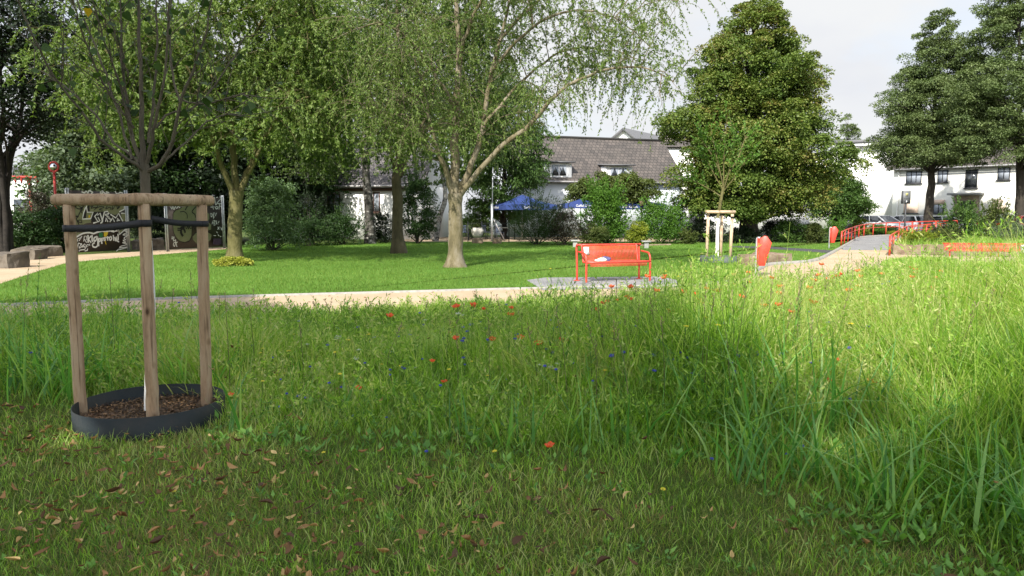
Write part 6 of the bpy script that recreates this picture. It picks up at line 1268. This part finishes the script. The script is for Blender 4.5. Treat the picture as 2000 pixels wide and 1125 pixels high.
# ================================================================== FLOWERS
def poppy_proto(name='poppy_flower'):
    root = empty(name, (0, 0, 0), 'red poppy flower standing in the meadow grass', 'flower', group='red poppies in the meadow'); r = np.random.default_rng(1)
    mb = MB(); n1, n2 = 20, 5; V = []
    for j in range(n2):
        t = j / (n2 - 1); rad = .006 + .034 * t ** .8
        for i in range(n1):
            a = i * 2 * PI / n1; rr = rad * (1 + .14 * t * math.sin(4 * a) + .06 * t * math.sin(11 * a)); V.append((rr * math.cos(a), rr * math.sin(a), .002 + .026 * t ** 1.6 + .006 * t * math.sin(4 * a + 1) + .004 * t * math.sin(9 * a)))
    mb.add(V, [[j * n1 + i, j * n1 + (i + 1) % n1, (j + 1) * n1 + (i + 1) % n1, (j + 1) * n1 + i] for j in range(n2 - 1) for i in range(n1)], r.random((n2 - 1) * n1)); mb.make('petals', M['poppy'], root, smooth=True)
    MB().lathe([(.001, .0), (.006, .002), (.007, .012), (.001, .014)], k=8).make('seed_pod', M['seed'], root)
    MB().tubes(spline([(0, 0, 0), (.01, .005, -.2), (-.005, 0, -.5), (0, 0, -.95)], 10), .0022, 4).make('stem', M['stem'], root); return root
def corn_proto():
    root = empty('cornflower', (0, 0, 0), 'small blue cornflower in the meadow grass', 'flower', group='blue cornflowers in the meadow'); r = np.random.default_rng(1); mb = MB(); n = 26; a = r.uniform(0, 2 * PI, n); e = r.uniform(.1, 1.1, n)
    A = np.c_[np.cos(a) * np.cos(e), np.sin(a) * np.cos(e), np.sin(e)]; leaves(mb, A * .004, A, r.normal(size=(n, 3)) + [0, 0, .6], .019, .011, r); mb.make('petals', M['cornflower'], root); MB().tubes(spline([(0, 0, .002), (.01, 0, -.3), (0, 0, -.7)], 7), .0018, 4).make('stem', M['stem'], root); return root
def yell_proto():
    root = empty('yellow_flower', (0, 0, 0), 'small yellow flower on a thin stem in the grass', 'flower', group='yellow meadow flowers'); r = np.random.default_rng(2); mb = MB(); n = 10; a = np.arange(n) * 2 * PI / n
    A = np.c_[np.cos(a), np.sin(a), np.full(n, .25)]; leaves(mb, A * .002, A, np.tile([0, 0, 1.], (n, 1)), .013, .009, r); mb.make('petals', M['petal_yellow'], root); MB().tubes(spline([(0, 0, 0), (0, .01, -.2), (0, 0, -.6)], 6), .0016, 4).make('stem', M['stem'], root); return root
def yarrow_proto():
    root = empty('yarrow_flower', (0, 0, 0), 'white flat-topped yarrow flower head in the meadow', 'flower', group='white yarrow in the meadow'); r = np.random.default_rng(3); mb = MB(); n = 46; a = r.uniform(0, 2 * PI, n); rad = .042 * np.sqrt(r.random(n)); c = np.c_[rad * np.cos(a), rad * np.sin(a), r.normal(size=n) * .003]
    idx = np.repeat(np.arange(n), 5); b = r.uniform(0, 2 * PI, len(idx)); A = np.c_[np.cos(b), np.sin(b), np.full(len(idx), .2)]; leaves(mb, c[idx], A, np.tile([0, 0, 1.], (len(idx), 1)), .007, .006, r); mb.make('petals', M['petal_white'], root)
    mb = MB().tubes(spline([(0, 0, -.06), (0, 0, -.3), (0, 0, -.8)], 6), .0022, 4); S = np.stack([spline([(0, 0, -.06), c[i] * .6 + [0, 0, -.03], c[i]], 4) for i in range(0, n, 3)]); mb.tubes(S, .001, 3); mb.make('stem', M['stem'], root); return root
def place(proto, pts, labels=None, sc=(.75, 1.1), tilt=.5):
    for i, (px, py, z) in enumerate(pts):
        o = proto if i == 0 else copy_tree(proto); z = z + (.1 if px > 1230 and py < 640 else 0); g = G(px, py, z); o.location = g; s = rg.uniform(*sc) * (.72 if py > 700 else 1); o.scale = (s, s, max(s, .0)); o.rotation_euler = (rg.uniform(-.1, tilt), rg.uniform(-.25, .25), rg.uniform(0, 6))
        for ch in o.children:
            if ch.name.startswith('stem'): ch.rotation_euler = (0, 0, 0)
        o.rotation_euler = (rg.uniform(0, .28), rg.uniform(-.16, .16), rg.uniform(-.5, .5))
        if labels and i in labels: o['label'] = labels[i]
pop = [(762,619,.42),(845,707,.4),(450,774,.22),(998,617,.45),(962,665,.4),(1053,674,.4),(1075,873,.12),(1165,606,.5),(1178,594,.5),(1189,590,.5),(1206,588,.5),(1231,586,.52),(1222,580,.5),(1335,572,.55),(1381,566,.6),(1393,569,.58),(1402,570,.6),(1396,582,.55),(1362,588,.55),(1368,596,.5),(1449,582,.6),(1543,612,.55),(1524,562,.6),(1604,518,.6),(1600,538,.55),(1617,546,.55),(1642,537,.6),(1593,550,.55),(1674,531,.6),(1681,531,.58),(1680,542,.6),(1722,537,.6),(1779,524,.62),(1781,543,.6),(1678,561,.55),(1580,565,.55),(1603,657,.45),(1639,707,.4),(1620,745,.35),(1697,748,.35),(1996,648,.5),(1100,668,.4),(893,600,.4),(1195,562,.6),(1232,563,.6),(1640,790,.2),(1716,752,.3),(925,600,.4),(868,747,.25),(700,760,.2)]
pop += [(int(rg.uniform(1250, 1990)), int(rg.uniform(525, 600)), .58) for _ in range(34)] + [(int(rg.uniform(880, 1400)), int(rg.uniform(575, 680)), .42) for _ in range(9)]
place(poppy_proto(), pop, {0: 'single bright red poppy left of the middle, close to the path', 2: 'pale orange-red poppy just right of the dark metal ring', 6: 'lowest red poppy, low in the grass below the middle of the photo', 1: 'red poppy alone in the middle of the shaded meadow', 36: 'red poppy alone in the sunlit grass right of the reedy clump', 40: 'red poppy cut by the right edge of the photo'})
corn = [(640,675,.3),(583,775,.2),(597,778,.2),(667,757,.25),(560,770,.2),(780,658,.35),(785,718,.3),(762,723,.3),(869,743,.25),(1195,695,.4),(1211,632,.5),(1085,665,.35),(1068,683,.35),(1080,690,.35),(1118,710,.35),(1148,663,.4),(1158,745,.3),(1287,666,.45),(1275,695,.4),(1280,725,.35),(1330,690,.4),(1345,700,.4),(1358,664,.4),(1416,632,.5),(1315,677,.4),(1240,668,.4),(990,742,.2),(953,744,.2),(1022,668,.35),(1012,654,.35),(1005,656,.35),(950,642,.35),(921,634,.35),(905,700,.3),(833,883,.08),(690,813,.15),(755,816,.15),(545,795,.15),(1390,897,.1),(1527,693,.45),(1529,709,.4),(1489,709,.4),(1478,689,.4),(1480,694,.4),(1562,645,.45),(1585,649,.45),(1897,652,.5),(1826,677,.45),(1930,643,.5),(1966,711,.4),(1943,775,.35),(1850,660,.45),(1627,769,.3),(1660,780,.3),(1567,872,.15),(1537,888,.12),(1735,551,.6),(1725,556,.6),(700,640,.35),(730,660,.3),(820,612,.4),(1350,730,.35),(1300,655,.45),(1262,650,.45),(1090,640,.4),(1130,655,.4),(1175,658,.4),(350,592,.5),(60,690,.3),(1780,640,.5)]
corn += [(int(rg.uniform(900, 1600)), int(rg.uniform(590, 730)), .42) for _ in range(40)] + [(int(rg.uniform(480, 1000)), int(rg.uniform(615, 760)), .3) for _ in range(20)] + [(int(rg.uniform(1500, 1990)), int(rg.uniform(540, 700)), .5) for _ in range(16)]
place(corn_proto(), corn, {34: 'lowest blue cornflower left of the middle, in the short grass', 38: 'blue cornflower alone in the low grass right of the middle', 46: 'blue cornflower in the sunlit grass near the right edge'}, sc=(.7, 1.05))
yel = [(655,689,.3),(745,712,.25),(540,733,.2),(555,730,.2),(576,654,.35),(458,685,.3),(508,668,.35),(1200,648,.5),(1640,551,.6),(1655,549,.6),(1671,549,.6),(1632,593,.55),(1828,621,.5),(1594,785,.25),(966,882,.08),(632,884,.06),(1350,520,.4),(1340,530,.4),(1310,505,.1),(1325,540,.3),(1290,548,.3),(1345,548,.4),(1365,540,.4),(1330,560,.45),(1410,520,.2),(1440,533,.3),(1430,549,.4),(1565,507,.1),(1590,505,.1),(1075,525,.3),(1300,530,.3),(1385,545,.4),(1420,540,.3),(1455,520,.3),(1295,956,.05),(340,960,.03)]
yel += [(int(rg.uniform(1300, 1990)), int(rg.uniform(530, 640)), .55) for _ in range(30)] + [(int(rg.uniform(450, 1300)), int(rg.uniform(620, 760)), .33) for _ in range(20)]
place(yell_proto(), yel, sc=(1.2, 2.0))
yar = [(1860,536,.65),(1868,539,.65),(1880,535,.66),(1890,537,.65),(1898,535,.65),(1872,545,.6),(1902,545,.6),(1845,566,.6),(1857,569,.6),(1868,566,.6),(1900,560,.65),(1912,562,.65),(1921,564,.62),(1855,574,.6),(1833,595,.55),(1862,607,.55),(1945,574,.62),(1935,604,.55),(1996,620,.55),(1710,674,.4),(895,612,.4),(905,615,.4),(830,625,.35),(660,658,.35),(695,700,.3),(700,683,.3),(1055,712,.35),(1075,716,.35),(1088,710,.35),(1465,606,.5),(600,672,.3),(810,718,.25)]
place(yarrow_proto(), yar, sc=(.5, .85))

# ================================================================== SKY, SUN, CAMERA
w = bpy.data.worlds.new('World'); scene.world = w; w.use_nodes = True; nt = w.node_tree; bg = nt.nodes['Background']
sun_el, sun_az = math.radians(SUN_EL), math.radians(SUN_AZ)     # azimuth the light travels towards, from +Y towards +X
sky = nt.nodes.new('ShaderNodeTexSky'); sky.sky_type = 'NISHITA'; sky.sun_disc = False; sky.sun_elevation = sun_el; sky.sun_rotation = sun_az + PI; sky.altitude = 60; sky.dust_density = 1.5
tc = nt.nodes.new('ShaderNodeTexCoord'); mp = nt.nodes.new('ShaderNodeMapping'); mp.inputs['Scale'].default_value = (1, 1, 2.2); nt.links.new(tc.outputs['Generated'], mp.inputs[0])
nz = nt.nodes.new('ShaderNodeTexNoise'); nz.inputs['Scale'].default_value = 2.6; nz.inputs['Detail'].default_value = 7; nz.inputs['Roughness'].default_value = .55; nt.links.new(mp.outputs[0], nz.inputs['Vector'])
sp = nt.nodes.new('ShaderNodeSeparateXYZ'); nt.links.new(tc.outputs['Generated'], sp.inputs[0])
# cloud bank: thick in the north (+Y), thinning overhead and to the south
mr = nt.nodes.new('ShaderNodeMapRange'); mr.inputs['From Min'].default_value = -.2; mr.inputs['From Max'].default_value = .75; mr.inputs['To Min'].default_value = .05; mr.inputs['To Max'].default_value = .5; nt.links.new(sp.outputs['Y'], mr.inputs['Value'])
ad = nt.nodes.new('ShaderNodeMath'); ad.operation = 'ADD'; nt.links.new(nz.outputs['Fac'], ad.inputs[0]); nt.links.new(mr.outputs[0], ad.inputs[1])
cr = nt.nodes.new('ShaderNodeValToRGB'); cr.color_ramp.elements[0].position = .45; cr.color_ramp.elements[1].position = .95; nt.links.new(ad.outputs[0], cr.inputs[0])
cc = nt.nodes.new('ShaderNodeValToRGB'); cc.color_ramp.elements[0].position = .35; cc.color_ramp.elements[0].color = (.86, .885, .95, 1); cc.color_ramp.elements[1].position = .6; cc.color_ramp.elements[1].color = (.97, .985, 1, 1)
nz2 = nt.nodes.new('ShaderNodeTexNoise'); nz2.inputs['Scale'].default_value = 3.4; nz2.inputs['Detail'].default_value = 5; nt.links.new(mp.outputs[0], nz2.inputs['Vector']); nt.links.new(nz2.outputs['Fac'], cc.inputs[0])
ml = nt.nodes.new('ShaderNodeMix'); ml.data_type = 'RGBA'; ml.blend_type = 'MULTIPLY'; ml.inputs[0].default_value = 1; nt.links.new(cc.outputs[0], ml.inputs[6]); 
mr2 = nt.nodes.new('ShaderNodeMapRange'); mr2.inputs['From Min'].default_value = -.6; mr2.inputs['From Max'].default_value = .75; mr2.inputs['To Min'].default_value = CLOUD_S; mr2.inputs['To Max'].default_value = CLOUD; nt.links.new(sp.outputs['Y'], mr2.inputs['Value']); nt.links.new(mr2.outputs[0], ml.inputs[7])  # cloud brightness, raised out of view to the south to lift shaded ground
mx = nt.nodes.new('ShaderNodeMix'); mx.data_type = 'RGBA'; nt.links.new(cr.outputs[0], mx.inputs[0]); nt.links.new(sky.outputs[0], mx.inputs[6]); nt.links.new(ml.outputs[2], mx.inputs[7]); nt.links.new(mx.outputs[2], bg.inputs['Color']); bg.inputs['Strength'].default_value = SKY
sl = bpy.data.lights.new('sun', 'SUN'); sl.energy = SUN; sl.angle = math.radians(.55); sl.color = (1, .95, .86); so = bpy.data.objects.new('sun', sl); COL.objects.link(so)
dirv = Vector((math.sin(sun_az) * math.cos(sun_el), math.cos(sun_az) * math.cos(sun_el), -math.sin(sun_el))); so.rotation_euler = dirv.to_track_quat('-Z', 'Y').to_euler(); so.location = (0, -10, 30)
cd = bpy.data.cameras.new('camera'); cam = bpy.data.objects.new('camera', cd); COL.objects.link(cam); cam.location = (0, 0, CAMH); cam.rotation_euler = (PI / 2 - TH, 0, 0); cd.sensor_width = 36; cd.lens = 36 * F / 2000; cd.clip_end = 600; cd.clip_start = .05; scene.camera = cam
scene.view_settings.view_transform = 'Standard'; scene.view_settings.look = 'None'; scene.view_settings.exposure = EXPO; scene.view_settings.gamma = 1
scene.render.engine = 'CYCLES'; c = scene.cycles; c.max_bounces = 7; c.diffuse_bounces = 3; c.glossy_bounces = 2; c.transmission_bounces = 4; c.transparent_max_bounces = 8; c.sample_clamp_indirect = 6
